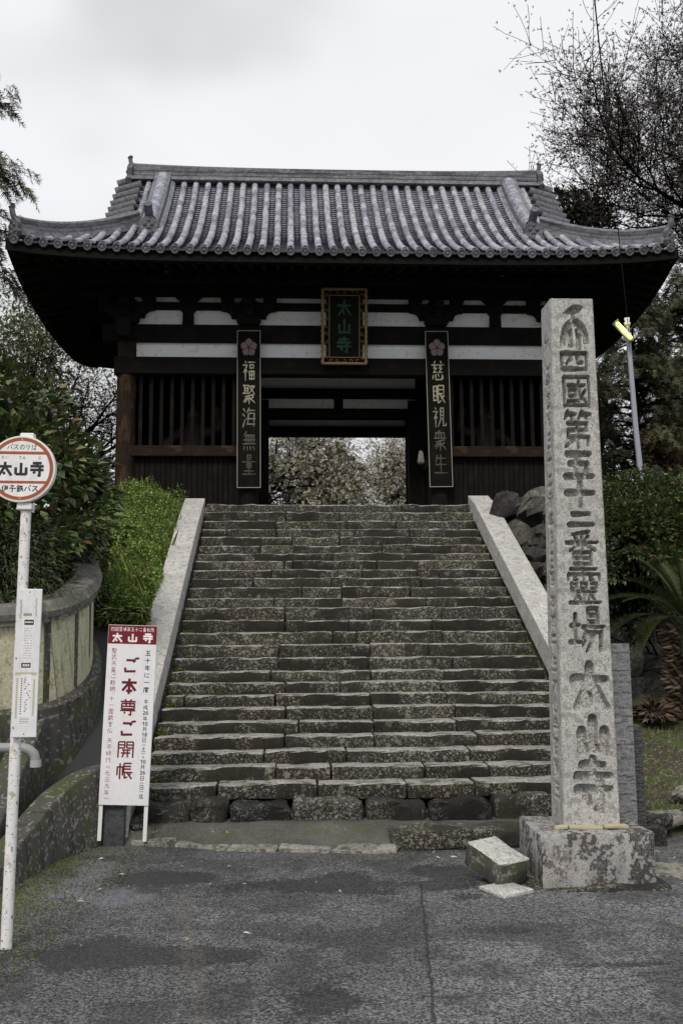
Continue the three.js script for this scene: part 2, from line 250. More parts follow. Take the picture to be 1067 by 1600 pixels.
// ---------- brush lettering: strokes of two-digit x y pairs in a 100-box, y down; name@x,y,w,h places another sign ----------
const GL = {
  一: '05509550', 二: '20258025 06789478', 三: '15208520 20507950 05829582', 十: '05459545 50055095', 七: '05509035 40054075 40754888 48889088 90889070', 九: '4005405040451295 103072307230 72859288 92889470 72307285',
  五: '12128812 48123488 20457645 76457088 05889588', 大: '05359535 500550351095 50359595', 太: '大@0,0,100,100 42704888', 天: '15158515 08459245 501550451095 50459595', 山: '50105085 15401585 15858585 85408590',
  口: '14141490 141486148690 14848684', 日: '20082095 200880088095 20508050 20908090', 目: '25052595 250575057595 25347534 25637563 25907590', 田: '12121292 121288128892 50125092 12508850 12888888', 月: '26052660 26601295 260580058095 28347834 28607860',
  木: '50055098 05329532 50321080 50329080', 土: '18388238 50055090 05909590', 王: '12128812 18508250 50125090 05909590',
  寺: '20128012 50025032 05329532 05569556 684068935590 28663680', 囗: '08080896 080892089296 08909290', 四: '08150892 081592159292 08889288 381538402562 621562587858',
  国: '囗@0,0,100,100 25287528 50285076 30507050 22767876 60586570', 國: '囗@0,0,100,100 22327832 26442664 264448444864 26624862 20785576 582062608282 78485882',
  第: '20051222 20104510 30103422 65055522 65109210 76108022 203478347852 22527852 22522070 207084708090 50345098 46701295', 番: '70052212 30183528 68186028 05359535 50125058 48351558 52358858 田@18,58,64,42',
  雨: '12068806 05200536 052095209536 50065040 22253025 22353035 68257625 68357635', 靈: '雨@0,0,100,100 口@10,42,22,18 口@39,42,22,18 口@68,42,22,18 15668566 50665095 08959595 30722288 30724088 70726288 70727888', 霊: '雨@0,0,100,100 18508250 40504090 60506090 25622880 75627280 08929292',
  場: '土@2,15,34,66 日@48,3,40,34 40449644 52444066 48558855 88558494 62553882 74554894', 本: '05289528 50045098 50281078 50289078 32787078',
  ネ: '22052812 06223622 36220858 22402298 26443656', 福: 'ネ@2,0,96,100 46089408 口@52,18,36,22 田@48,46,44,50', 聚: '08084808 18081842 42084254 18224222 18344234 06464846 541288125248 60209050 82541862 50585098 48681892 34660888 80646074 56709292',
  氵: '10082022 05342046 05952258', 海: '氵@0,0,100,100 50053228 42169416 463040823082 46308830 88308494 40829482 34569656', 無: '30051228 26229022 10459545 30223064 48224864 66226664 84228464 08649664 15781095 36783895 58786295 80789095',
  量: '日@28,2,44,26 05369536 日@25,42,50,24 50425096 16808480 05959595', 慈: '30022212 70027812 05209520 302418363836 38361656 16564456 722460367836 78365656 56568656 14721090 32683292 32927492 74927880 50665678 82708890',
  艮: '46084692 460888088848 46288828 46488848 46926882 58489492 88586872', 眼: '目@0,8,48,80 艮@0,0,100,100', 見: '目@48,2,44,60 58623896 78627890 78909690 96909878', 視: 'ネ@2,0,90,100 見@0,0,100,100', 衆: '50022812 46023212 18121838 181282128238 40124038 60126038 06389438 82461856 50505098 48621888 34600880 80606072 56649292', 生: '25081245 22229022 14528852 50055092 05929592',
  バ: '34280885 62289085 78058618 90029815', ス: '151882188218 82181290 55529292', の: '521845552880 28801468 14681442 144234206216 62168632 86328858 885870825290', り: '28102558 70107045 70454592', ば: '16101290 40309030 66106678 667848903878 38785272 52728690 80058818 92029815',
  た: '10265826 36061290 55459045 52686088 60889290', い: '162218703482 34824268 70228858', さ: '10308626 42046656 266228804892 48927890', ん: '50081290 12904052 405250605288 52886890 68909265', じ: '320632723290 32905090 50908470 62186832 78128428',
  ご: '25208020 80206632 206522882888 28888486 80048616 92029814', に: '18101490 45288828 44704686 46869084', 伊: '28050650 18401898 42209420 942084208462 40429642 42628862 60056055 60552898', 予: '201070107010 70104830 30253848 084892488762 504850943690',
  鉄: '26020430 26025028 12344434 06505250 26342690 12621880 42623878 02924892 62105238 60085032 56269426 48529852 74057452 74524895 74529895', 尊: '30023612 70026412 05169516 12281262 122888288862 38163850 62166250 12458845 12608860 05709570 686068965494 28783488',
  開: '06040698 060444044440 06224422 06404440 940494989498 940456045640 94225622 94405640 28528052 22707870 40524070 40703096 62526296', 帳: '06260676 062638263876 22042298 45044560 45049004 45228822 45388838 42589858 50585092 50926884 64589496 88667276',
  年: '28081238 24208820 26442670 26448244 05709570 56205698', 度: '50025014 12149414 121410650295 22309230 40204050 68206850 40506850 286280628062 80623498 40667898', 平: '12108810 28203440 72206640 05529552 50105098',
  成: '12209220 122012600495 12424442 444240723268 580458605886 58608294 82949478 84386480 74027814', '〜': '50083540 35406558 65585092', '（': '12804050 40506050 60508880', '）': '12204050 40506050 60508820', 迄: '10102020 043828382466 24660690 20784090 40909692 52043430 42229022 46408040 80405058 50585278 52789076',
  耳: '04084808 14081446 38083852 14203820 14333833 04504648', 聖: '耳@0,0,100,100 口@54,8,38,40 15608560 20768076 50605095 05959595', 武: '12126212 06329432 62046650 66508894 88949478 76048616 34363490 34604860 16501690 06944888', 皇: '48022812 24122456 241276127656 24347634 24547654 12668866 20808080 50665096 05969596',
  勅: '05204820 26052698 12341258 123442344258 12584258 24600690 28604888 52289028 902884947088 70046850 68505096', 糸: '22040826 08262630 34180852 08524050 24502498 12620684 36624080', 納: '糸@0,0,100,100 50245098 502494249498 72047230 72305064 72428864', 面: '05089508 48083824 12241296 122488248896 38243892 62246292 38466246 38686268 12928892',
  観: '20042018 04124612 12301298 12304830 12484648 12664666 12904890 30243090 見@4,0,96,100', 音: '50025012 14148614 32183832 68186232 05369536 日@24,46,52,52', 仏: '28050650 18401898 64083882 38829078 74589294', 時: '日@4,15,30,66 寺@40,2,58,96', 代: '28050650 18401898 40329632 60046646 66468894 88949476 78048616', 札: '木@2,2,56,96 66046690 66909290 92909574',
  所: '08084408 102210481098 102242224248 10484248 88055614 561456485098 56429642 78427898', 霞: '',
};
function strokes(ch, box = [0, 0, 100, 100], out = []) {
  for (const s of (GL[ch] ?? '').split(' ')) {
    if (!s) continue;
    const at = s.indexOf('@');
    if (at > 0) { const [x, y, w, h] = s.slice(at + 1).split(',').map(Number); strokes(s.slice(0, at), [box[0] + (x * box[2]) / 100, box[1] + (y * box[3]) / 100, (w * box[2]) / 100, (h * box[3]) / 100], out); continue; }
    const l = []; for (let i = 0; i + 3 < s.length; i += 4) l.push([box[0] + (+s.slice(i, i + 2) * box[2]) / 100, box[1] + (+s.slice(i + 2, i + 4) * box[3]) / 100]);
    out.push(l);
  }
  return out;
}
// draw one sign in the box x, y, w, h; lw is the share of the box that a stroke is thick; brush thins its end
function glyph(c, ch, x, y, w, h, lw = 0.1, brush = 0) {
  c.lineCap = brush ? 'round' : 'butt'; c.lineJoin = 'round';
  for (const l of strokes(ch)) {
    const P = l.map(([a, b]) => [x + (a * w) / 100, y + (b * h) / 100]);
    if (!brush) { c.lineWidth = lw * Math.min(w, h); c.beginPath(); P.forEach((p, i) => (i ? c.lineTo(...p) : c.moveTo(...p))); c.stroke(); continue; }
    let len = 0; for (let i = 1; i < P.length; i++) len += Math.hypot(P[i][0] - P[i - 1][0], P[i][1] - P[i - 1][1]);
    let run = 0; for (let i = 1; i < P.length; i++) { const d = Math.hypot(P[i][0] - P[i - 1][0], P[i][1] - P[i - 1][1]), n = Math.max(2, Math.ceil(d / 3)); for (let k = 0; k < n; k++) { const t = (run + (d * (k + 0.5)) / n) / len; c.lineWidth = lw * Math.min(w, h) * (1 + brush * (0.25 - 0.9 * Math.abs(t - 0.15))); c.beginPath(); c.moveTo(lerp(P[i - 1][0], P[i][0], k / n), lerp(P[i - 1][1], P[i][1], k / n)); c.lineTo(lerp(P[i - 1][0], P[i][0], (k + 1) / n), lerp(P[i - 1][1], P[i][1], (k + 1) / n)); c.stroke(); } run += d; }
  }
}
function column(c, text, x, y0, size, step, lw, brush = 0, sq = 1) { let y = y0; for (const ch of text) { if (ch === '　') { y += step * 0.55; continue; } if (/[0-9]/.test(ch)) { continue; } glyph(c, ch, x - size / 2, y, size, size * sq, lw, brush); y += step; } return y; }
function canvas(w, h, bg) { const k = document.createElement('canvas'); k.width = w; k.height = h; const c = k.getContext('2d'); if (bg) { c.fillStyle = bg; c.fillRect(0, 0, w, h); } return [k, c]; }
function printed(k, o = {}) {
  const cc = k.getContext('2d'), q = rng(k.width + k.height); for (let i = 0; i < 420; i++) { const a = q() * k.width, b = q() * k.height, s = 4 + 40 * q() * q(); cc.fillStyle = `rgba(${70 + 40 * q()},${66 + 30 * q()},55,${0.035 * q()})`; cc.beginPath(); cc.ellipse(a, b, s, s * (0.5 + 3 * q()), 0, 0, 7); cc.fill(); } for (let i = 0; i < 90; i++) { cc.fillStyle = `rgba(60,50,38,${0.35 * q()})`; cc.fillRect(q() * k.width, q() * k.height, 1 + 2 * q(), 1 + 3 * q()); } const t = new THREE.CanvasTexture(k); t.colorSpace = THREE.SRGBColorSpace; t.anisotropy = 8; return matte({ map: t, roughness: 0.5, specularIntensity: o.roughness > 0.55 ? 0.2 : 0.8, ...o }); }
// ---------- ground, road, banks ----------
function sheet(x0, x1, z0, z1, nx, nz, f, uvs = 1, warp) {
  const g = new THREE.PlaneGeometry(x1 - x0, z1 - z0, nx, nz).rotateX(-Math.PI / 2).translate((x0 + x1) / 2, 0, (z0 + z1) / 2), p = g.attributes.position, uv = g.attributes.uv;
  for (let i = 0; i < p.count; i++) { if (warp) p.setX(i, warp(p.getX(i), p.getZ(i))); p.setY(i, f(p.getX(i), p.getZ(i))); uv.setXY(i, p.getX(i) * uvs, -p.getZ(i) * uvs); }
  g.computeVertexNormals(); return g;
}
const HS = [0.171, 0.306, 0.44, 0.567, 0.704, 0.826, 0.971, 1.1, 1.235, 1.366, 1.523, 1.696, 1.862, 2.028, 2.206, 2.359, 2.53, 2.687, 2.835, 2.989, 3.14, 3.297, 3.466, 3.628, 3.805, 4.004, 4.179];
const stairY = (z) => clamp(-z / 7.8, 0, 1) * 4.05 + 0.15;   // height of the nosing line
const pw = (P, x) => { if (x <= P[0][0]) return P[0][1]; for (let i = 1; i < P.length; i++) if (x <= P[i][0]) return lerp(P[i - 1][1], P[i][1], (x - P[i - 1][0]) / (P[i][0] - P[i - 1][0])); return P[P.length - 1][1]; };
const FLOOR = 4.179;
// ground height: road level in front, the bank on the right, the planted bed on the left, the temple terrace behind
const rightProfile = [[-60, 9], [-26, 4.6], [-9, 4.17], [-7.4, 4.0], [-6, 2.9], [-5.0, 1.35], [-4, 0.88], [-2, 0.42], [-0.3, 0.02], [0.5, -0.12], [1, -0.2]];
const leftProfile = [[-60, 8], [-26, 4.6], [-9, 4.17], [-7, 3.7], [-4, 2.9], [-2, 2.1], [0.1, 1.75], [1.2, 1.7]];
const bump = (x, z) => 0.12 * (fbm(x * 0.11 + 9, z * 0.11 + 9, 9, 4, 33) - 0.5) * 2;
const rightY = (x, z) => pw(rightProfile, z + 0.12 * (x - 3) * sstep(3, 6, x)) + bump(x, z) * sstep(0.3, -1, z);
const leftY = (x, z) => pw(leftProfile, z) + bump(x, z) * 0.8;
struct('ground', sheet(-300, 300, -300, 300, 8, 8, () => -0.42), M.soil);
{
  const g = sheet(-4.5, 4.5, 0, 9, 60, 60, (x, z) => -0.15 + 0.012 * (fbm(x * 0.2 + 4, z * 0.2, 8, 3, 5) - 0.5), 1), uv = g.attributes.uv, p = g.attributes.position;
  for (let i = 0; i < p.count; i++) uv.setXY(i, (p.getX(i) + 4.5) / 9, 1 - p.getZ(i) / 9);
  M.road = std({ map: roadTexture, bumpMap: roadBump.clone(), bumpScale: 0.006, roughnessMap: roadRough, roughness: 1 }); M.road.bumpMap.repeat.set(5, 5); M.road.bumpMap.needsUpdate = true;
  struct('road', g, M.road);
  const roadFar = std({ color: new THREE.Color(0.06, 0.06, 0.062), bumpMap: roadBump, bumpScale: 0.006, roughness: 0.75 });
  struct('road_beyond', merge([sheet(-30, -4.5, 2.6, 9, 2, 2, () => -0.15), sheet(4.5, 30, -0.2, 9, 2, 2, () => -0.15), sheet(-30, 30, 9, 40, 2, 2, () => -0.15)]), roadFar);
}
struct('right_bank', sheet(2.45, 60, -60, 0.75, 150, 170, (x, z) => rightY(x, z) - 0.35 * sstep(0.2, 0.75, z) - (x < 2.8 ? 0.4 : 0)), M.soil);
struct('left_bank', sheet(-60, -3.62, -60, -0.1, 120, 150, leftY), M.soil);
struct('back_terrace', sheet(-3.62, 2.45, -60, -8.1, 20, 60, (x, z) => pw(rightProfile, z) * 0.5 + 0.5 * pw(leftProfile, z) - 0.03), M.soil);
// apron of worn paving at the foot of the steps
struct('apron', sheet(-2.75, 2.6, -0.15, 0.72, 40, 14, (x, z) => lerp(0.0, -0.168, sstep(0.05, lerp(0.3, 0.72, sstep(-2.4, -1, x)), z)) * (x > 0.1 ? 0.25 : 1) - (x > 0.1 ? 0.02 : 0) + 0.014 * (fbm(x * 0.3 + 3, z * 0.3 + 1, 9, 4, 8) - 0.5), 0.5), (M.apron = std({ bumpMap: rockBump, bumpScale: 0.012, map: dataTex(1024, (u, v, o, i, j) => {
  const m = fbm(u, v, 8, 6, 901), f = ih(i >> 1, j >> 1, 903), k = 0.1 * (0.4 + m) * (0.6 + 0.7 * f); lin(o, k, k * 0.98, k * 0.88); if (f > 0.9) mix3(o, [0.22, 0.21, 0.18], 0.6); mix3(o, [0.06, 0.08, 0.02], sstep(0.58, 0.7, fbm(u, v, 14, 5, 905)) * 0.6);
}, { srgb: true }) })));
// rough pale kerb stones, flush with the asphalt in front of the apron
{
  const t = thing('kerb_strip', 'row of rough pale stones flush with the asphalt before the left steps', 'kerb', [0, 0, 0]);
  const pts = [[-2.36, 0.16], [-1.95, 0.34], [-1.45, 0.55], [-1.0, 0.66], [-0.5, 0.72], [0.1, 0.76]];
  for (let i = 0; i + 1 < pts.length; i++) {
    const [x0, z0] = pts[i], [x1, z1] = pts[i + 1], L = Math.hypot(x1 - x0, z1 - z0), a = Math.atan2(-(z1 - z0), x1 - x0);
    mesh('kerb_stone', uvm(block(L - 0.015, 0.14, 0.17, 40 + i, 0.05, 0.035).rotateY(a).translate((x0 + x1) / 2, -0.177, (z0 + z1) / 2), i * 0.37), M.pale, t);
  }
}
// long slab: the first step on the right
single('stone_slab', uvm(block(1.62, 0.17, 0.42, 77, 0.035, 0.03).rotateY(0.04).translate(0.88, -0.065, 0.53), 3, 1), M.step[2], 'long dark stone slab lying before the stairs beside the pillar base', 'stone slab');

// foot-worn upper face of a step: bare granular stone, mossy crust elsewhere; the contrast also paints in overhead light
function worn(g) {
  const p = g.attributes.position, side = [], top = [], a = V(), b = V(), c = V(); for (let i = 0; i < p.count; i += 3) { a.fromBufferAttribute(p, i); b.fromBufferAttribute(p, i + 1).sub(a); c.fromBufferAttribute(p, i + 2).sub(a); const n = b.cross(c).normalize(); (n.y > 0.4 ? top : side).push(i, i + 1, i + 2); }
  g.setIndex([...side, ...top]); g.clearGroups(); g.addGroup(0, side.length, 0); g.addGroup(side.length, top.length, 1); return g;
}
// ---------- the stone stairs: every block its own part ----------
{
  const J = [[-1.86, -1.49, -0.87, -0.14, 0.5, 1.16], [-1.62, -0.6, 0.31, 1.01], [-1.03, -0.45, 0.54, 1.22], [-1.16, -0.27, 1.07], [-0.94, 0.06, 1.21], [-0.78, 0.08, 1.03], [-0.93, 0.1, 1.07], [-2.14, -1.06, 0.09, 1.02], [-0.94, -0.26, 0.99], [-1.12, 0.15, 1.08], [-1.03, 0.14, 1.24], [-1.03, 0.19, 0.97], [-0.3, 0.03, 1.21], [-0.95, -0.06, 1.11], [-0.95, 0.31, 1.3], [-1.11, -0.12, 1.11], [-0.7, -0.11, 0.92], [-1.44, -0.26, 1.12], [-1.16, 0.24, 1.11, 1.46], [-0.97, -0.84, 0.5], [-1.44, -0.19, 0.99], [-1.37, -0.82, 0.64], [-0.84, -0.05, 1.08], [-1.96, -1.11, -0.03, 1.17], [-1.13, 0.11, 0.98], [-0.96, -0.01, 0.93], [1.15]];
  const t = thing('stone_staircase', 'broad worn stone staircase climbing to the dark wooden gate', 'stairs', [0, 0, 0]), r = rng(5);
  for (let k = 1; k <= 27; k++) {
    const y0 = k > 1 ? HS[k - 2] : -0.08, y1 = HS[k - 1], xs = [-2.38, ...J[k - 1], 2.38], first = k === 1;
    for (let i = 0; i + 1 < xs.length; i++) {
      const w = xs[i + 1] - xs[i], g = first ? 0.03 : 0.012, h = y1 - y0 + 0.02, dz = (r() - 0.5) * (first ? 0.07 : 0.026), dy = (r() - 0.5) * (first ? 0.05 : 0.014), d = first ? 0.5 : 0.44;
      const geo = block(w - g, h, d, k * 13 + i, first ? 0.06 : 0.014, first ? 0.055 : 0.02, Math.max(3, Math.round(w / 0.09)));
      geo.rotateZ((r() - 0.5) * 0.008).rotateY((r() - 0.5) * 0.012).translate((xs[i] + xs[i + 1]) / 2, (y0 + y1) / 2 - 0.01 + dy, -(k - 1) * 0.3 - d / 2 + dz);
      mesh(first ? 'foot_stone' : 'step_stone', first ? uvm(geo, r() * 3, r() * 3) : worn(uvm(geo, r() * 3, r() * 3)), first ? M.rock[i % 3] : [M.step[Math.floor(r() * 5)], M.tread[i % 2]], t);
    }
  }
  mesh('stair_core', uvm(extr([[0.35, -0.3], [8.4, -0.3], [8.4, 3.95], [8.0, 3.95], [0.35, -0.02]], 5.1).rotateY(Math.PI / 2).translate(-2.55, 0, 0)), M.concDark, t);
}
// sloping granite ramps either side, in long slabs
function ramp(label, x0, x1, off, cuts, name) {
  const t = thing('stair_balustrade', label, 'balustrade', [0, 0, 0], 'granite slopes beside the stairs');
  const y = (z) => stairY(z) + off;
  const run = (za, zb, i) => {
    const g = 0.005, w = x1 - x0, prof = (z) => [z, y(z)];
    const s = extr([[-za + g, y(za)], [-zb - g, y(zb)], [-zb - g, y(zb) - 0.34], [-za + g, y(za) - 0.34]], w - 0.02, 0.01).rotateY(Math.PI / 2).translate(x0 + 0.01, 0, 0);
    return uvm(s, i * 0.7, i * 0.3);
  };
  for (let i = 0; i + 1 < cuts.length; i++) mesh('coping_slab', run(cuts[i], cuts[i + 1], i), M.granite, t);
  mesh('side_wall', uvm(extr([[-cuts[0] - 0.03, -0.2], [8.15, -0.2], [8.15, y(-8) - 0.33], [-cuts[0] - 0.03, y(cuts[0]) - 0.33]], x1 - x0 - 0.06).rotateY(Math.PI / 2).translate(x0 + 0.03, 0, 0)), M.concDark, t);
}
ramp('sloping granite edge slabs along the left side of the stairs', -2.78, -2.42, 0.1, [0.2, -1.05, -2.65, -4.35, -6.75, -7.95]);
ramp('sloping granite edge slabs along the right side of the stairs', 2.4, 2.78, 0.16, [-1.0, -1.6, -3.4, -5.05, -7.35, -8.0]);
// ---------- the two-storey-wide temple gate ----------
const CX = 0.18, ZF = -9.32, ZM = -11.3, ZB = -13.28, Y0 = FLOOR;
{
  const t = thing('temple_gate', 'dark wooden temple gate with sweeping grey tiled roof above the stairs', 'temple gate', [CX, Y0, ZM]);
  const W = (g, ou = 0, turn = false) => uvm(g.translate(-CX, -Y0, -ZM), ou, ou * 0.7, turn);   // world -> local
  const colX = [-4.28, -1.88, 1.88, 4.28].map((x) => x + CX);
  const part = (n, g, m = M.wood, ou = 0, turn = false, p = t) => mesh(n, W(g, ou, turn), m, p);
  // floor slab and stone bases
  part('floor', bb(CX - 5.0, CX + 5.0, Y0 - 0.25, Y0 + 0.02, ZB - 0.7, ZF + 0.95), M.conc);
  let s = 0;
  for (const z of [ZF, ZM, ZB]) for (const x of colX) {
    const c = new THREE.CylinderGeometry(0.185, 0.195, 4.2, 20).translate(x, Y0 + 0.1 + 2.1, z);
    mesh('column', W(c, s), z === ZF && (x < -4 || x > 4) ? M.woodWorn : M.wood, t);
    part('column_base', new THREE.CylinderGeometry(0.26, 0.31, 0.12, 16).translate(x, Y0 + 0.06, z), M.conc, s++);
  }
  const beam = (n, x0, x1, y0, y1, z, d, m = M.wood) => part(n, rb(x1 - x0, y1 - y0, d, 0.012, (x0 + x1) / 2, (y0 + y1) / 2, z), m, s++ * 0.31, true);
  for (const z of [ZF, ZB]) {
    const f = z === ZF ? 1 : -1;
    beam('head_beam', CX - 4.75, CX + 4.75, 7.62, 7.97, z + 0.03 * f, 0.24);
    beam('lintel', CX - 4.5, CX + 4.5, 6.95, 7.29, z + 0.06 * f, 0.3);
    beam('upper_beam', CX - 4.75, CX + 4.75, 8.29, 8.44, z + 0.02 * f, 0.2, M.woodDeep);
    beam('wall_plate', CX - 5.2, CX + 5.2, 8.56, 8.8, z + 0.05 * f, 0.3, M.woodDeep);
    for (const [a, b] of [[7.29, 7.62], [7.97, 8.29], [8.44, 8.56]]) for (let i = 0; i < 3; i++) part('plaster_panel', bb(colX[i] + 0.1, colX[i + 1] - 0.1, a - 0.02, b + 0.02, z - 0.03, z + 0.03), f > 0 ? M.plaster : M.plasterDull, i);
  }
  for (const sx of [-1, 1]) { // side walls
    const x = CX + sx * 4.28;
    for (const [y0, y1, m] of [[Y0 + 0.1, 6.95, M.wood], [7.29, 7.62, M.plasterDull], [7.97, 8.29, M.plasterDull]]) part('side_panel', bb(x - 0.035, x + 0.035, y0, y1, ZB, ZF), m, 3);
    for (const [y0, y1] of [[6.95, 7.29], [7.62, 7.97], [8.29, 8.56], [8.58, 8.8], [5.3, 5.52]]) part('side_beam', bb(x - 0.12, x + 0.12, y0, y1, ZB - 0.7, ZF + (y0 > 7.5 && y0 < 7.7 ? 0.55 : 0.0)), M.woodDeep, 2);
  }
  // carved noses of the head beam at the corners
  for (const sx of [-1, 1]) part('beam_nose', extr([[0, -0.14], [0.3, -0.16], [0.52, -0.08], [0.56, 0.04], [0.47, 0.14], [0, 0.16]], 0.16, 0.015).scale(sx, 1, 1).translate(CX + sx * 4.45, 7.82, ZF - 0.08), M.woodWorn, 1);
  // boat-shaped bracket arms on the columns, struts with blocks between them
  const arm = (L) => { const P = [[-L, 0.2], [-L, 0.08]]; for (let i = 0; i <= 6; i++) { const a = (i / 6) * Math.PI / 2; P.push([-L + 0.02 + 0.16 * Math.sin(a) * 1.1, 0.08 - 0.15 * (1 - Math.cos(a))]); } P.push([L - 0.2, -0.07]); for (let i = 6; i >= 0; i--) { const a = (i / 6) * Math.PI / 2; P.push([L - 0.02 - 0.16 * Math.sin(a) * 1.1, 0.08 - 0.15 * (1 - Math.cos(a))]); } P.push([L, 0.08], [L, 0.2]); return P; };
  const blk = [[-0.14, -0.1], [0.14, -0.1], [0.2, -0.02], [0.2, 0.1], [-0.2, 0.1], [-0.2, -0.02]];
  for (const x of colX) {
    part('bracket_block', extr(blk.map(([a, b]) => [a * 1.15, b]), 0.36, 0.01).translate(x, 8.07, ZF - 0.1), M.wood, s++);
    part('bracket_arm', extr(arm(0.53), 0.2, 0.012).translate(x, 8.2, ZF + 0.01), M.wood, s++);
    part('bracket_arm', extr(arm(0.5), 0.17, 0.012).rotateY(Math.PI / 2).translate(x - 0.085, 8.2, ZF), M.wood, s++);
    for (const dx of [-0.42, 0, 0.42]) part('bearing_block', extr(blk.map(([a, b]) => [a * 0.62, b * 0.8]), 0.24, 0.008).translate(x + dx, 8.48, ZF + 0.02), M.wood, s++);
  }
  for (const x of [CX - 3.08, CX, CX + 3.08]) {
    part('strut', extr([[-0.11, 0], [0.11, 0], [0.1, 0.26], [0.16, 0.33], [-0.16, 0.33], [-0.1, 0.26]], 0.14, 0.006).translate(x, 7.965, ZF - 0.02), M.wood, s++);
    part('bearing_block', extr([[-0.13, 0], [0.13, 0], [0.27, 0.12], [-0.27, 0.12]], 0.2, 0.006).translate(x, 8.435, ZF), M.wood, s++);
  }
  // side bays: lattice over a rail over boards
  for (const b of [0, 2]) {
    const x0 = colX[b] + 0.185, x1 = colX[b + 1] - 0.185, n = 10;
    for (let i = 0; i < n; i++) part('lattice_bar', bx(0.07, 1.45, 0.06, x0 + ((i + 0.5) / n) * (x1 - x0), 6.24, ZF), M.wood, i * 0.2);
    part('rail', rb(x1 - x0 + 0.16, 0.21, 0.26, 0.015, (x0 + x1) / 2, 5.42, ZF + 0.04), M.woodWorn, b, true);
    part('sill', bb(x0, x1, Y0 + 0.02, Y0 + 0.2, ZF - 0.1, ZF + 0.12), M.wood, b, true);
    for (let i = 0; i < 20; i++) part('wall_board', bx((x1 - x0) / 20 - 0.012, 1.1, 0.03, x0 + ((i + 0.5) / 20) * (x1 - x0), 4.86, ZF + (i % 2 ? 0.012 : 0)), M.wood, i * 0.37);
    part('wall_backing', bb(x0, x1, Y0 + 0.2, 5.32, ZF - 0.06, ZF - 0.02), M.woodDeep);
    // guardian chamber behind: back wall and passage wall
    part('chamber_wall', bb(x0, x1, Y0, 8.5, ZM - 0.05, ZM + 0.02), M.woodDeep, b);
  }
  for (const sx of [-1, 1]) {
    const x = CX + sx * 1.88;
    part('passage_wall', bb(x - 0.03, x + 0.03, Y0 + 0.02, 7.0, ZM, ZF), M.wood, 5);
    part('passage_wall', bb(x - 0.03, x + 0.03, Y0 + 0.02, 7.0, ZB, ZM), M.wood, 6);
    part('door_post', rb(0.24, 2.75, 0.26, 0.012, x - sx * 0.24, Y0 + 1.38, ZM), M.wood, 7);
    for (const y of [5.3, 6.9]) part('passage_rail', bb(x - 0.09, x + 0.09, y, y + 0.2, ZB, ZF), M.wood, y, true);
  }
  // inner beams of the passage with dull plaster between
  beam('inner_beam', CX - 1.9, CX + 1.9, 6.98, 7.2, ZM, 0.24); beam('inner_beam', CX - 1.9, CX + 1.9, 6.6, 6.76, ZM, 0.2);
  beam('inner_beam', CX - 1.9, CX + 1.9, 6.55, 6.78, ZB, 0.26); beam('inner_beam', CX - 1.9, CX + 1.9, 7.02, 7.2, ZB, 0.2);
  part('inner_panel', bb(CX - 1.88, CX + 1.88, 6.76, 6.98, ZM - 0.02, ZM + 0.02), M.plasterDull); part('inner_panel', bb(CX - 1.88, CX + 1.88, 7.2, 8.5, ZM - 0.02, ZM + 0.02), M.plasterDull);
  part('inner_panel', bb(CX - 1.88, CX + 1.88, 6.78, 7.02, ZB - 0.02, ZB + 0.02), M.plasterDull);
  part('inner_strut', bb(CX - 0.1, CX + 0.1, 6.76, 6.98, ZM - 0.03, ZM + 0.06));
  part('ceiling', bb(CX - 4.2, CX + 4.2, 8.5, 8.55, ZB, ZF - 0.1), M.woodDeep);
  // iron bell hanging on the right wall of the passage
  part('hanging_charm', new THREE.LatheGeometry([[0, 0.16], [0.03, 0.16], [0.05, 0.1], [0.06, 0.02], [0.075, -0.06], [0.05, -0.1], [0, -0.1]].map((p) => new THREE.Vector2(...p)), 14).translate(CX + 1.5, 5.25, ZF + 0.25), M.conc);

  // ---- roof ----
  const HW = 6.2, HD = 3.9, GX = 4.5, YE = 8.79, RISE = 3.16, RZ = ZM;   // half width, half depth, verge
  const prof = (q) => RISE * (0.53 * q + 0.47 * q * q);                   // q: 0 at the eave, 1 at the ridge
  const lift = (x, sd) => 0.18 * Math.pow(clamp(Math.abs(x) / HW), 5) * clamp(1 - sd * 0.5);
  const frontY = (x, sd) => YE + prof(sd / HD) + lift(x, sd);            // sd: plan distance from the eave
  const sag = 0.32;                                                        // side eaves hang a little in the middle
  const sideY = (z, sd) => YE + prof(sd / HD) + 0.24 * Math.pow(clamp(Math.abs(z - RZ) / HD), 4) * clamp(1 - sd * 0.5) - sag * (1 - Math.pow(Math.abs(z - RZ) / HD, 2)) * clamp(1 - sd * 0.8);
  const deck = [];   // base skin
  const skin = (x0f, x1f, sd0, sd1, n, back) => { const g = new THREE.PlaneGeometry(1, 1, 40, n), p = g.attributes.position; for (let i = 0; i < p.count; i++) { const u = p.getX(i) + 0.5, sd = lerp(sd0, sd1, p.getY(i) + 0.5), x = lerp(x0f(sd), x1f(sd), u); p.setXYZ(i, CX + x, frontY(x, sd) - 0.03, back ? RZ - HD + sd : RZ + HD - sd); } g.computeVertexNormals(); return g; };
  const HIP = HW - GX;
  for (const back of [0, 1]) { deck.push(skin((d) => -HW + d, (d) => HW - d, 0, HIP, 10, back), skin(() => -GX, () => GX, HIP, HD, 14, back)); }
  for (const sx of [-1, 1]) { const g = new THREE.PlaneGeometry(1, 1, 30, 10), p = g.attributes.position; for (let i = 0; i < p.count; i++) { const u = p.getX(i) + 0.5, sd = lerp(0, HIP + 0.5, p.getY(i) + 0.5), z = lerp(RZ + HD - sd, RZ - HD + sd, u); p.setXYZ(i, CX + sx * (HW - sd), sideY(z, sd) - 0.03, z); } g.computeVertexNormals(); deck.push(g); }
  const roof = part('roof', merge(deck), M.panTile);
  const rp = (n, g, m, ou = 0) => part(n, g, m, ou, false, roof);
  // eave boards, soffit and rafters
  const soff = []; const under = 0.2;
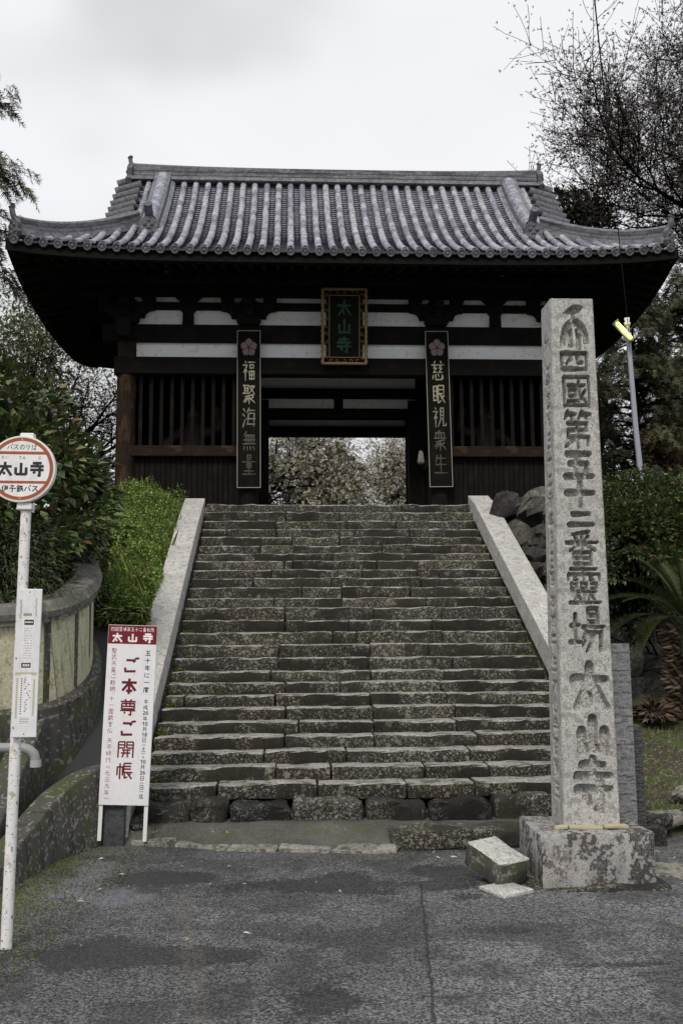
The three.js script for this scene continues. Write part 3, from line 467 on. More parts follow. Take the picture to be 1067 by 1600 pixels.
  const quadStrip = (A, B) => { const pos = []; for (let i = 0; i + 1 < A.length; i++) { const a = A[i], b = A[i + 1], c = B[i + 1], d = B[i]; for (const q of [a, b, c, a, c, d]) pos.push(q.x, q.y, q.z); } const g = new THREE.BufferGeometry(); g.setAttribute('position', new THREE.Float32BufferAttribute(pos, 3)); g.computeVertexNormals(); return g; };
  const edge = []; // eave outline: front left corner -> front right -> back right -> back left -> closed
  for (let i = 0; i <= 40; i++) { const x = lerp(-HW, HW, i / 40); edge.push(V(CX + x, frontY(x, 0), RZ + HD)); }
  for (let i = 1; i <= 24; i++) { const z = lerp(RZ + HD, RZ - HD, i / 24); edge.push(V(CX + HW, sideY(z, 0), z)); }
  for (let i = 1; i <= 40; i++) { const x = lerp(HW, -HW, i / 40); edge.push(V(CX + x, frontY(x, 0), RZ - HD)); }
  for (let i = 1; i <= 24; i++) { const z = lerp(RZ - HD, RZ + HD, i / 24); edge.push(V(CX - HW, sideY(z, 0), z)); }
  const inner = (k, dy, f) => edge.map((p) => { const ax = p.x - CX, az = p.z - RZ; return V(CX + ax * (1 - k / HW), p.y + dy + f, RZ + az * (1 - k / HD)); });
  rp('eave_board', merge([quadStrip(inner(0.02, -0.05, 0), inner(0.02, -0.2, 0)), quadStrip(inner(0.02, -0.2, 0), inner(0.16, -0.2, 0)), quadStrip(inner(0.16, -0.2, 0), inner(0.16, -0.05, 0))]), M.wood, 2);
  rp('soffit', merge([quadStrip(inner(0.1, -0.1, 0), inner(1.15, 0.18, 0)), quadStrip(inner(1.15, 0.18, 0), inner(1.15, 0.02, 0)), quadStrip(inner(1.15, 0.02, 0), inner(2.1, 0.34, 0))]), M.woodDeep, 1);
  const raf = (p, q, w, h) => { const d = q.clone().sub(p), L = d.length(), m = p.clone().add(q).multiplyScalar(0.5), g = new THREE.BoxGeometry(w, h, L); const mm = new THREE.Matrix4().lookAt(V(0, 0, 0), d.negate(), V(0, 1, 0)); return g.applyMatrix4(mm).translate(m.x, m.y, m.z); };
  for (const f of [0, 1]) for (let i = 0; i < 47; i++) { // two tiers of front rafters
    const x = lerp(-HW + 0.3, HW - 0.3, i / 46), yl = lift(x, 0), z0 = RZ + HD - (f ? 1.05 : 0.14), z1 = z0 - (f ? 1.1 : 0.95);
    if (Math.abs(x) > 4.6 && f) continue;
    rp('rafter', raf(V(CX + x, YE + yl - (f ? 0.13 : 0.2), z0), V(CX + x * 0.995, YE + yl * 0.6 + (f ? 0.22 : 0.06), z1), 0.075, 0.09), M.wood, i * 0.3);
  }
  for (const sx of [-1, 1]) for (let i = 0; i < 26; i++) { const z = lerp(RZ + HD - 0.4, RZ - HD + 0.4, i / 25), y = sideY(z, 0); rp('rafter', raf(V(CX + sx * (HW - 0.14), y - 0.2, z), V(CX + sx * (HW - 1.75), y + 0.2, z), 0.075, 0.09), M.wood, i * 0.3); }
  for (const sx of [-1, 1]) for (const f of [1, -1]) rp('hip_rafter', raf(V(CX + sx * (HW - 0.12), YE + 0.02, RZ + f * (HD - 0.12)), V(CX + sx * (HW - 2.1), YE + 0.15, RZ + f * (HD - 2.1)), 0.16, 0.22), M.wood);
  // eave purlins carried in front of the brackets
  rp('eave_purlin', rb(10.6, 0.16, 0.18, 0.01, CX, 8.74, ZF + 0.62), M.woodDeep); 
  // barrel tiles: rows run down the slope; the lowest courses are single parts, the rest joined
  const SP = 0.2615, N = 47, CL = 0.27, r = rng(91), upper = [[], [], [], [], []];
  const half = (len, ra, rbk, seg = 9) => { const g = new THREE.CylinderGeometry(rbk, ra, len, seg, 1, true, -Math.PI / 2, Math.PI); g.rotateX(-Math.PI / 2); return g; };   // back end -> -z ... axis along z, dome up
  const tileGeo = (() => { const g = half(CL * 1.02, 0.07, 0.064), lip = new THREE.RingGeometry(0.05, 0.07, 9, 1, 0, Math.PI).translate(0, 0, CL * 0.51); return plain(merge([g, lip])); })();
  const discGeo = (() => { const c = new THREE.CylinderGeometry(0.08, 0.08, 0.05, 20).rotateX(Math.PI / 2), f = new THREE.TorusGeometry(0.066, 0.012, 6, 20).translate(0, 0, 0.026), k = new THREE.SphereGeometry(0.03, 10, 6).scale(1, 1, 0.4).translate(0, 0, 0.025), dots = []; for (let i = 0; i < 10; i++) dots.push(new THREE.SphereGeometry(0.008, 6, 4).translate(Math.cos(i * 0.628) * 0.052, Math.sin(i * 0.628) * 0.052, 0.025)); return merge([c, f, k, ...dots]); })();
  const place = (g, x, sd, dy, extra = 0) => { const e = 0.05, y0 = frontY(x, sd), dyds = (frontY(x, sd + e) - y0) / e, a = Math.atan2(dyds, 1); return plain(g).clone().rotateX(a + extra).translate(CX + x, y0 + dy, RZ + HD - sd); };
  const arcs = (() => { const P = [[0, 0]]; let L = 0; for (let sd = 0; sd < HD; sd += 0.02) { L += Math.hypot(0.02, prof((sd + 0.02) / HD) - prof(sd / HD)); P.push([L, sd + 0.02]); } return P; })();
  const sdAt = (L) => pw(arcs, L), LT = arcs[arcs.length - 1][0];
  let single = 0; const rows = [];
  for (let i = 0; i < N; i++) { const x = (i - (N - 1) / 2) * SP, lim = Math.abs(x) > GX - 0.1 ? HW - Math.abs(x) - 0.12 : HD - 0.12; let n = 0; for (; ; n++) { const sd = sdAt((n + 0.5) * CL); if (sd > lim || n * CL > LT - 0.2) break; rows.push([n, i, x, sd]); } }
  rows.sort((a, b) => a[0] - b[0] || a[1] - b[1]);
  for (const [n, i, x, sd] of rows) {
    const wob = (r() - 0.5) * 0.012, g = place(tileGeo, x + wob, sd, 0.062, 0.025 + 0.02 * (r() - 0.5)), k = Math.floor(r() * 5), j = r() * 4;
    if (single < 300) { rp('barrel_tile', g, M.tiles[k], j); single++; } else upper[k].push(uvm(W(g), j, j));
  }
  upper.forEach((l, k) => l.length && stuffPart(mesh('upper_barrel_tiles', merge(l), M.tiles[k], roof)));
  for (let i = 0; i < N; i++) { const x = (i - (N - 1) / 2) * SP; rp('eave_end_tile', place(discGeo, x, 0, 0.0, 0).translate(0, -0.005, 0.03), M.ridge[i % 3 ? 0 : 1], i * 0.21); }
  // pan tiles between the rows, each course lapping the one below
  {
    const P = []; for (let i = 0; i <= 6; i++) { const a = -1 + i / 3; P.push([a * 0.125, 0.07 * (a * a - 1)]); }
    const pg = (() => { const pos = []; const A = (q, z, dy) => [q[0], q[1] + dy, z]; for (let i = 0; i < 6; i++) { const a = A(P[i], 0.11, 0.062), b = A(P[i + 1], 0.11, 0.062), c = A(P[i + 1], -0.11, 0.004), d = A(P[i], -0.11, 0.004), a2 = A(P[i], 0.105, 0.048), b2 = A(P[i + 1], 0.105, 0.048); pos.push(...a, ...b, ...c, ...a, ...c, ...d, ...a2, ...b2, ...b, ...a2, ...b, ...a); } const g = new THREE.BufferGeometry(); g.setAttribute('position', new THREE.Float32BufferAttribute(pos, 3)); g.computeVertexNormals(); return g; })();
    const mats = [], m4 = new THREE.Matrix4(), step = 0.117;
    for (let i = 0; i < N - 1; i++) { const x = (i - (N - 2) / 2) * SP, lim = Math.abs(x) > GX ? HW - Math.abs(x) : HD; for (let n = 0; ; n++) { const sd = sdAt(n * step + 0.04); if (sd > lim - 0.02 || n * step > LT - 0.1) break; const e = 0.05, a = Math.atan2((frontY(x, sd + e) - frontY(x, sd)) / e, 1); mats.push(m4.clone().makeRotationX(a).setPosition(x, frontY(x, sd) + 0.01 - Y0, RZ + HD - sd - ZM)); } }
    const im = new THREE.InstancedMesh(uvm(pg), M.panTile, mats.length); const rr = rng(8), c = new THREE.Color();
    mats.forEach((m, k) => { im.setMatrixAt(k, m); const q = 0.65 + 0.7 * rr(); im.setColorAt(k, c.setRGB(q, q, q)); }); im.name = 'pan_tiles'; im.userData.kind = 'stuff'; im.castShadow = im.receiveShadow = true; roof.add(im);
  }
  // tiles on the verge beyond the end rows, seen edge-on at the gable
  for (const sx of [-1, 1]) { const l = []; for (let n = 0; n < 9; n++) { const sd = HIP + 0.2 + n * 0.245, y = frontY(GX, sd); l.push(new THREE.CylinderGeometry(0.1, 0.105, 0.6, 10).rotateZ(Math.PI / 2 - sx * 0.3).translate(CX + sx * (GX + 0.1), y + 0.02, RZ + HD - sd)); } l.forEach((g, k) => rp('verge_tile', g, M.ridge[0], k)); 
    rp('gable_board', extr([[-(HD - HIP) , prof(HIP / HD)], [0, prof(1)], [HD - HIP, prof(HIP / HD)], [HD - HIP - 0.3, prof(HIP / HD) - 0.1], [0, prof(1) - 0.45], [-(HD - HIP) + 0.3, prof(HIP / HD) - 0.1]], 0.08).rotateY(Math.PI / 2).translate(CX + sx * (GX + 0.05) - 0.04, YE - 0.1, RZ), M.woodDeep);
    rp('gable_wall', extr([[-(HD - HIP), prof(HIP / HD) - 0.4], [HD - HIP, prof(HIP / HD) - 0.4], [0, prof(1) - 0.2]], 0.05).rotateY(Math.PI / 2).translate(CX + sx * (GX - 0.45), YE, RZ), M.woodDeep); }
  // main ridge: courses of flat tiles, a pale bottom course, a capping row
  const ogre = (name, x, y, z, yaw, sc) => {   // demon-face end tile with its curled horn
    const sh = extr([[-0.2, 0], [0.2, 0], [0.27, 0.1], [0.2, 0.2], [0.24, 0.36], [0.12, 0.5], [0, 0.55], [-0.12, 0.5], [-0.24, 0.36], [-0.2, 0.2], [-0.27, 0.1]], 0.09, 0.02), l = [sh];
    for (const [px, py, pr] of [[-0.09, 0.33, 0.06], [0.09, 0.33, 0.06], [0, 0.24, 0.07], [0, 0.1, 0.09], [-0.15, 0.14, 0.06], [0.15, 0.14, 0.06], [0, 0.44, 0.05]]) l.push(new THREE.SphereGeometry(pr, 8, 6).translate(px, py, 0.1));
    return rp(name, merge(l).scale(sc, sc, sc).rotateY(yaw).translate(x, y, z), M.ogre);
  };
  const horn = (x, y, z, yaw, sc) => { const P = []; for (let i = 0; i <= 8; i++) { const a = i / 8; P.push(V(0, 0.28 * a * a * 1.3, 0.5 * a - 0.25 * a * a)); } const m = sweep(ringProfile(0.085, 10), P, { scale: (t) => 1.1 - 0.2 * t }), d = new THREE.CylinderGeometry(0.1, 0.1, 0.05, 14).rotateX(Math.PI / 2 - 1.1).translate(0, P[8].y, P[8].z); return rp('ridge_horn', merge([m, d]).scale(sc, sc, sc).rotateY(yaw).translate(x, y, z), M.ridge[0]); };
  const RB = YE + prof(1) - 0.02, RL = 4.56, rr = rng(17);
  rp('ridge_base', bb(CX - RL, CX + RL, RB - 0.05, RB + 0.02, RZ - 0.28, RZ + 0.28), M.ridgePale);
  for (let k = 0; k < 5; k++) { let x = -RL + 0.04; const y = RB + 0.024 + k * 0.054; while (x < RL - 0.05) { const L = Math.min(0.32 + 0.3 * rr(), RL - 0.04 - x), dpt = 0.2 - k * 0.008 + (k % 2) * 0.012; rp('ridge_tile', bb(CX + x + 0.003, CX + x + L - 0.003, y, y + 0.046, RZ - dpt, RZ + dpt + 0.008 * rr()), M.ridge[Math.floor(rr() * 2.6)], rr() * 3); x += L; } }
  rp('ridge_cap', smooth(sweep(ringProfile(0.085, 12, 0.07), Array.from({ length: 30 }, (_, i) => { const x = lerp(-RL, RL, i / 29); return V(CX + x, RB + 0.295 + 0.07 * Math.pow(Math.abs(x) / RL, 3), RZ); }))), M.ridge[0]);
  for (const sx of [-1, 1]) { ogre('ridge_end_tile', CX + sx * (RL + 0.0), RB - 0.12, RZ, sx * Math.PI / 2, 0.95); horn(CX + sx * (RL - 0.08), RB + 0.36, RZ, sx * Math.PI / 2, 0.6); }
  // descending ridges
  for (const sx of [-1, 1]) {
    const x = sx * 3.86, path = []; for (let i = 0; i <= 16; i++) { const sd = lerp(HD - 0.05, 1.7, i / 16); path.push(V(CX + x, frontY(x, sd) + 0.05, RZ + HD - sd)); }
    rp('descending_ridge', sweep([[-0.2, -0.05], [0.2, -0.05], [0.17, 0.2], [-0.17, 0.2]], path), M.ridge[1]);
    for (const e of [-1, 1]) rp('ridge_edge', smooth(sweep(ringProfile(0.055, 8).map(([a, b]) => [a + e * 0.19, b + 0.04]), path)), M.tiles[4]);
    for (let i = 0; i < 10; i++) { const sd = lerp(1.86, HD - 0.2, i / 9.6), gg = half(0.3, 0.145, 0.13, 10); rp('ridge_cap_tile', place(gg, x, sd, 0.25, 0.04), M.tiles[i % 2 ? 0 : 2], i); }
    const z = RZ + HD - 1.68, y = frontY(x, 1.68);
    ogre('ridge_end_tile', CX + x, y - 0.1, z + 0.02, 0, 0.8);
    rp('ridge_horn', new THREE.CylinderGeometry(0.085, 0.085, 0.42, 14).rotateX(Math.PI / 2 - 0.55).translate(CX + x, y + 0.42, z + 0.08), M.ridge[0]);
  }
  // corner ridges along the hips
  for (const sx of [-1, 1]) for (const f of [1, -1]) {
    const at = (sd) => V(CX + sx * (HW - sd), frontY(HW - sd, sd), RZ + f * (HD - sd)), path = []; for (let i = 0; i <= 16; i++) path.push(at(lerp(HIP + 0.35, 0.16, i / 16)));
    const up = (dy) => path.map((p, i) => V(p.x, p.y + dy + 0.1 * Math.pow(i / 16, 3), p.z));
    rp('corner_ridge_base', sweep([[-0.13, -0.06], [0.13, -0.06], [0.12, 0.07], [-0.12, 0.07]], up(0.04)), M.ridge[1]);
    for (let k = 0; k < 4; k++) rp('corner_ridge_course', sweep([[-0.11 + k * 0.006, 0], [0.11 - k * 0.006, 0], [0.115 - k * 0.006, 0.04], [-0.115 + k * 0.006, 0.04]], up(0.105 + k * 0.045).slice(k === 3 ? 3 : 0)), M.ridge[k % 3]);
    rp('corner_ridge_cap', smooth(sweep(ringProfile(0.08, 10, 0.06), up(0.3))), M.ridge[1]);
    const e = path[16]; ogre('corner_end_tile', e.x, e.y + 0.04, e.z, Math.atan2(sx, f), 0.66);
    horn(e.x - sx * 0.05, e.y + 0.37, e.z - f * 0.05, Math.atan2(sx, f), 0.66);
  }
}

// name plaque, tilted forward under the eaves
{
  const t = thing('name_plaque', 'black name plaque in carved gold frame with green characters above the entrance', 'plaque', [0.185, 7.11, -8.98]);
  t.rotation.x = 0.16;
  const w = 0.88, h = 1.5, [k, c] = canvas(512, 900, '#080706');
  c.fillStyle = '#15110e'; for (let i = 0; i < 60; i++) c.fillRect((i * 97) % 512, 0, 2, 900);
  c.strokeStyle = '#2a4a38'; ['太', '山', '寺'].forEach((ch, i) => glyph(c, ch, 130, 60 + i * 275, 250, 235, 0.15, 0.7));
  mesh('board', rb(w - 0.16, h - 0.16, 0.05, 0.01, 0, h / 2, 0), M.woodDeep, t);
  mesh('lettering', new THREE.PlaneGeometry(w - 0.3, h - 0.3).translate(0, h / 2, 0.0285), printed(k, { roughness: 0.6 }), t);
  for (const sx of [-1, 1]) { mesh('frame_side', rb(0.045, h, 0.1, 0.012, sx * (w / 2 - 0.02), h / 2, 0.02), M.gold, t); mesh('inner_trim', bx(0.014, h - 0.28, 0.03, sx * (w / 2 - 0.145), h / 2, 0.025), M.gold, t); }
  for (const y of [0, h]) { mesh('frame_rail', rb(w - 0.088, 0.05, 0.1, 0.012, 0, y + (y ? -0.025 : 0.025), 0.02), M.gold, t); mesh('inner_trim', bx(w - 0.3, 0.014, 0.03, 0, y ? h - 0.145 : 0.145, 0.025), M.gold, t); }
  // scrolls and lobes of the carved frame
  const lobe = new THREE.SphereGeometry(0.032, 8, 6).scale(0.6, 1.3, 0.7), curl = new THREE.TorusGeometry(0.028, 0.008, 5, 12, 4.6);
  for (const sx of [-1, 1]) for (let i = 0; i < 15; i++) mesh('frame_lobe', lobe.clone().translate(sx * (w / 2 + 0.004), 0.06 + i * (h - 0.12) / 14, 0.04), M.gold, t);
  for (const sx of [-1, 1]) for (let i = 0; i < 9; i++) mesh('scroll', curl.clone().rotateZ(i * 2.1 + sx).translate(sx * (w / 2 - 0.085), 0.14 + i * (h - 0.28) / 8, 0.05), M.gold, t);
  for (const y of [0.075, h - 0.075]) for (let i = 0; i < 5; i++) mesh('scroll', curl.clone().rotateZ(i * 1.7).translate((i - 2) * 0.13, y, 0.05), M.gold, t);
}
// long inscribed boards on the two middle columns
function board(x, y, lean, text, label, seed) {
  const t = thing('inscribed_board', label, 'signboard', [x, y, -9.06], 'long inscribed boards on the gate columns');
  t.rotation.z = lean;
  const w = 0.455, h = 3.14, [k, c] = canvas(240, 1570, '#0c0a08'), r = rng(seed);
  for (let i = 0; i < 500; i++) { c.fillStyle = `rgba(${60 + 40 * r()},${50 + 30 * r()},${45 + 20 * r()},${0.10 * r()})`; c.fillRect(r() * 240, r() * 1570, 1 + 2 * r(), 60 + 340 * r()); }
  c.save(); c.translate(120, 165);
  for (let i = 0; i < 5; i++) { c.save(); c.rotate(i * 1.2566); c.fillStyle = '#7d6c6d'; c.beginPath(); c.moveTo(0, -6); c.lineTo(-40, -54); c.lineTo(-34, -76); c.lineTo(0, -96); c.lineTo(34, -76); c.lineTo(40, -54); c.closePath(); c.fill(); c.strokeStyle = '#4d3438'; c.lineWidth = 5; c.stroke(); c.restore(); } c.restore();
  [...text].forEach((ch, i) => { c.strokeStyle = ['#aeac9a', '#a19f8e', '#7f7d72', '#5a5853', '#4c4a47', '#4c4a47'][text.length === 5 ? i : i]; glyph(c, ch, 48, 300 + i * (1180 / text.length), 150, 1040 / text.length, 0.085, 0.8); });
  for (let i = 0; i < 900; i++) { c.fillStyle = `rgba(14,11,9,${0.5 * r()})`; c.fillRect(r() * 240, 280 + r() * 1250, 1 + 3 * r(), 6 + 30 * r()); }
  mesh('plank', rb(w, h, 0.045, 0.008, 0, -h / 2, 0), M.wood, t);
  mesh('lettering', new THREE.PlaneGeometry(w - 0.03, h - 0.03).translate(0, -h / 2, 0.0255), printed(k, { roughness: 0.75 }), t);
  const tr = std({ color: new THREE.Color(0.3, 0.29, 0.25) });
  for (const sx of [-1, 1]) mesh('edge_strip', bx(0.012, h, 0.02, sx * (w / 2 - 0.004), -h / 2, 0.026), tr, t);
  for (const y of [-0.006, -h + 0.006]) mesh('edge_strip', bx(w - 0.02, 0.012, 0.02, 0, y, 0.026), tr, t);
  mesh('hanger', bx(0.05, 0.06, 0.03, 0, -0.05, 0.03), M.wood, t);
}
board(-1.69, 7.81, 0.005, '福聚海無量', 'left long black board with pale crest and characters on gate column', 3);
board(2.03, 7.83, 0.012, '慈眼視衆生', 'right long black board with pale crest and characters on gate column', 4);
// ---------- two guardian figures in the dark chambers behind the lattice ----------
function guardian(x, flip, label) {
  const t = thing('guardian_statue', label, 'statue', [x, FLOOR + 0.02, ZF - 1.25], 'guardian statues in the gate chambers'), s = flip;
  mesh('pedestal', uvm(block(1.0, 0.32, 0.8, 820, 0.05, 0.06, 6).translate(0, 0.16, 0)), M.rock[0], t);
  const B = [ // joints a, b and their radii, in metres above the pedestal
    [0, 1.02, 0, 0, 1.5, 0.02, 0.2, 0.25], [0, 1.5, 0.02, 0, 1.72, 0.03, 0.14, 0.1], [0, 1.84, 0.05, 0, 1.92, 0.05, 0.13, 0.14], [0, 2.06, 0.02, 0, 2.12, 0.02, 0.06, 0.05], [0, 1.85, 0.17, 0, 1.8, 0.19, 0.025, 0.035],
    [-0.28, 1.56, 0, -0.55 , 1.34, 0.05, 0.11, 0.085], [-0.55, 1.34, 0.05, -0.5, 1.08, 0.24, 0.085, 0.06], [-0.5, 1.08, 0.24, -0.48, 0.98, 0.3, 0.065, 0.05],
    [0.28, 1.56, 0, 0.56, 1.66, 0.04, 0.11, 0.085], [0.56, 1.66, 0.04, 0.52, 1.96, 0.12, 0.085, 0.06], [0.52, 1.96, 0.12, 0.5, 2.06, 0.16, 0.065, 0.05],
    [-0.14, 1.0, 0, -0.25, 0.56, 0.06, 0.16, 0.11], [-0.25, 0.56, 0.06, -0.28, 0.08, 0, 0.11, 0.07], [-0.28, 0.05, 0, -0.32, 0.04, 0.17, 0.07, 0.05],
    [0.14, 1.0, 0, 0.22, 0.56, 0.05, 0.16, 0.11], [0.22, 0.56, 0.05, 0.24, 0.08, 0, 0.11, 0.07], [0.24, 0.05, 0, 0.28, 0.04, 0.17, 0.07, 0.05],
    [-0.2, 0.98, 0.02, -0.34, 0.62, -0.08, 0.1, 0.07], [0.2, 0.98, 0.02, 0.36, 0.6, -0.08, 0.1, 0.07],
  ];
  const N = 64, mc = new MarchingCubes(N, M.bark, false, false, 120000); mc.isolation = 0;
  const p = V(), a = V(), d = V();
  for (let k = 0; k < N; k++) for (let j = 0; j < N; j++) for (let i = 0; i < N; i++) {
    p.set(((i - N / 2) / (N / 2)) * 1.15 * s, ((j - N / 2) / (N / 2)) * 1.15 + 1.1, ((k - N / 2) / (N / 2)) * 1.15); let f = 0;
    for (const b of B) { a.set(b[0], b[1], b[2]); d.set(b[3] - b[0], b[4] - b[1], b[5] - b[2]); const h = clamp((p.clone().sub(a)).dot(d) / d.lengthSq()), q = p.distanceTo(a.addScaledVector(d, h)) - lerp(b[6], b[7], h); f += Math.exp(-q * 26); }
    mc.field[i + j * N + k * N * N] = Math.log(Math.max(f, 1e-12)) / 26;
  }
  mc.update(); const n = mc.count ?? mc.geometry.drawRange.count, g = new THREE.BufferGeometry();
  g.setAttribute('position', new THREE.BufferAttribute(mc.positionArray.slice(0, n * 3), 3)); g.setAttribute('normal', new THREE.BufferAttribute(mc.normalArray.slice(0, n * 3), 3));
  g.scale(1.15, 1.15, 1.15).translate(0, 1.1 + 0.3, 0);
  mesh('body', uvm(g), std({ color: new THREE.Color(0.04, 0.026, 0.02), bumpMap: woodBump, bumpScale: 0.006, roughness: 0.8 }), t);
  const eye = std({ color: new THREE.Color(0.25, 0.24, 0.2) }); for (const e of [-1, 1]) mesh('eye', new THREE.SphereGeometry(0.022, 10, 8).translate(e * 0.055, 2.2, 0.175), eye, t);
}
guardian(-2.9, 1, 'dark wooden guardian statue behind the lattice left of the passage');
guardian(3.26, -1, 'dark wooden guardian statue behind the lattice right of the passage');
// ---------- inscribed stone pillar on its block ----------
function carvedFace(w0, w1, h, nx, ny, depth, draw, seed) {  // face in x (-.5..+.5 of the tapering width), y 0..h; carved towards -z
  const CW = 240, CH = 2000, [, c] = canvas(CW, CH, '#000'); c.strokeStyle = '#fff'; draw(c, CW, CH);
  const d = c.getImageData(0, 0, CW, CH).data, m = new Float32Array(CW * CH); for (let i = 0; i < m.length; i++) m[i] = d[i * 4] / 255;
  const bl = new Float32Array(m.length), R = 1; // soften, so that strokes are cut with a slope
  for (let p = 0; p < 2; p++) { const src = p ? bl.slice() : m; for (let y = 0; y < CH; y++) for (let x = 0; x < CW; x++) { let s = 0, n = 0; for (let k = -R; k <= R; k++) { const xx = p ? x : x + k, yy = p ? y + k : y; if (xx < 0 || yy < 0 || xx >= CW || yy >= CH) continue; s += src[yy * CW + xx]; n++; } bl[y * CW + x] = s / n; } }
  const g = new THREE.PlaneGeometry(1, 1, nx, ny), p = g.attributes.position, uv = g.attributes.uv;
  for (let i = 0; i < p.count; i++) {
    const u = p.getX(i) + 0.5, v = p.getY(i) + 0.5, X = Math.min(CW - 1, Math.floor(u * CW)), Y = Math.min(CH - 1, Math.floor((1 - v) * CH)), w = lerp(w0, w1, v), b = bl[Y * CW + X], e = Math.min(u, 1 - u) * w;
    const cut = depth * Math.pow(b, 0.9) * (0.85 + 0.3 * vn(u * 40, v * 300, 999, seed));
    const rough = -0.003 * sstep(0.6, 0.95, b) * ih(i, 7, seed + 9);   // chisel marks left in the strokes
    const pit = rough + 0.0022 * (vn(u * 60, v * 520, 9999, seed + 1) - 0.5) + 0.006 * (vn(u * 9, v * 60, 999, seed + 2) - 0.5);
    p.setXYZ(i, (u - 0.5) * w, v * h, pit - cut - 0.006 * sstep(0.012, 0, e)); uv.setXY(i, u * w, v * h);
  }
  g.computeVertexNormals(); return g;
}
{
  const t = thing('stone_pillar', 'tall granite pillar carved with large characters standing on a stone block', 'stone pillar', [1.5, -0.15, 1.84]);
  const base = block(0.9, 0.42, 0.76, 321, 0.02, 0.022, 8).translate(0, 0.2, 0);
  const stain = dataTex(512, (u, v, o) => { const m = fbm(u, v, 7, 5, 951), f = ih(Math.floor(u * 256), Math.floor(v * 256), 953), st = vn(u * 9 + 1.5 * fbm(u, v, 5, 3, 958), v * 2 , 99, 955) * 0.45 + vn(u * 34, v * 5, 34, 957) * 0.2 + 0.35 * fbm(u, v, 8, 4, 959), k = 0.36 * (0.65 + 0.7 * m); lin(o, k, k, k * 0.98); if (f < 0.2) mix3(o, [0.06, 0.06, 0.06], 0.75); mix3(o, [0.05, 0.052, 0.045], sstep(0.46, 0.6, st + 0.35 * (fbm(u, v, 40, 3, 964) - 0.5)) * 0.85 * (0.5 + f)); mix3(o, [0.08, 0.055, 0.05], sstep(0.57, 0.7, fbm(u, v * 0.5, 12, 4, 961) + 0.3 * (fbm(u, v, 60, 2, 966) - 0.5)) * 0.75); mix3(o, [0.36, 0.37, 0.38], sstep(0.55, 0.62, fbm(u, v, 30, 4, 963)) * 0.7); }, { srgb: true, repeat: 0.9 });
  mesh('pedestal', uvm(base), std({ map: stain, bumpMap: grainBump, bumpScale: 0.004 }), t);
  mesh('footing', uvm(block(1.05, 0.1, 0.95, 322, 0.04, 0.03, 8).translate(0.0, -0.025, 0.02)), M.step[3], t);
  for (const [x, z, w, s] of [[-0.25, 0.215, 0.1, 1], [-0.05, 0.225, 0.28, 2], [0.19, 0.22, 0.2, 3]]) mesh('mortar_chip', uvm(block(w, 0.035, 0.07, 330 + s, 0.015, 0.015, 4).translate(x, 0.425, z - 0.0)), std({ color: new THREE.Color(0.4, 0.37, 0.27), bumpMap: rockBump, bumpScale: 0.006 }), t);
  const H = 4.36, w0 = 0.455, w1 = 0.365, zf = 0.2, D0 = 0.38, D1 = 0.32, y0 = 0.415;
  const front = carvedFace(w0, w1, H, 120, 1000, 0.07, (c, CW, CH) => {
    // emblem at the top: a cap over a bell-like arch with a middle bar
    const yy = (px) => ((px - 472) / (1292 - 472)) * CH;
    const c0 = CW * 0.5;
    c.fillStyle = '#fff'; c.beginPath(); c.moveTo(c0 - 48, yy(497)); c.quadraticCurveTo(c0, yy(476), c0 + 62, yy(485)); c.quadraticCurveTo(c0 + 50, yy(496), c0 + 10, yy(497)); c.quadraticCurveTo(c0 - 30, yy(499), c0 - 48, yy(494)); c.fill();
    c.lineWidth = 30; c.lineCap = 'butt'; c.beginPath(); c.moveTo(c0 - 58, yy(549)); c.bezierCurveTo(c0 - 56, yy(520), c0 - 20, yy(512), c0 + 5, yy(511)); c.bezierCurveTo(c0 + 45, yy(512), c0 + 70, yy(522), c0 + 72, yy(546)); c.stroke();
    c.lineWidth = 20; c.beginPath(); c.moveTo(c0 + 4, yy(494)); c.lineTo(c0 + 4, yy(512)); c.stroke(); c.lineWidth = 26; c.beginPath(); c.moveTo(c0 - 18, yy(522)); c.lineTo(c0 - 16, yy(552)); c.moveTo(c0 + 28, yy(522)); c.lineTo(c0 + 30, yy(556)); c.stroke();
    const put = (ch, a, b, w, x = 0.52, lw = 0.155) => glyph(c, ch, CW * x - w / 2, yy(a), w, yy(b) - yy(a), lw, 0.55);
    put('四', 557, 592, 158, 0.5, 0.2); put('國', 597, 652, 158, 0.53, 0.1); put('第', 655, 716, 168, 0.52, 0.11); put('五', 719, 766, 155, 0.52, 0.2); put('十', 768, 809, 150, 0.52, 0.24); put('二', 812, 843, 140, 0.52, 0.24); put('番', 845, 900, 168, 0.52, 0.105); put('靈', 902, 960, 165, 0.53, 0.085); put('場', 962, 1036, 172, 0.55, 0.095);
    put('太', 1050, 1118, 160, 0.56, 0.23); put('山', 1128, 1186, 145, 0.58, 0.27); put('寺', 1191, 1272, 158, 0.56, 0.2);
  }, 61).translate(0, y0, zf);
  // lean: the face tapers back a little
  const q = front.attributes.position; for (let i = 0; i < q.count; i++) { const v = (q.getY(i) - y0) / H; q.setZ(i, q.getZ(i) - (D0 - D1) / 2 * v); }
  const r = rng(77), names = '太山寺国第五十二番年月日開本成平生'.split('');
  const left = carvedFace(D0, D1, H, 50, 420, 0.016, (c, CW, CH) => { for (let i = 0; i < 23; i++) glyph(c, names[i % names.length], 70, 130 + i * 78, 105, 64, 0.13, 0.5); }, 65).rotateY(-Math.PI / 2);
  const lp = left.attributes.position; for (let i = 0; i < lp.count; i++) { const v = lp.getY(i) / H; lp.setXYZ(i, lp.getX(i) - lerp(w0, w1, v) / 2, lp.getY(i) + y0, lp.getZ(i) + zf - D0 / 2); }
  left.computeVertexNormals(); front.computeVertexNormals();
  const luv = left.attributes.uv; for (let i = 0; i < lp.count; i++) luv.setXY(i, lp.getZ(i), lp.getY(i));
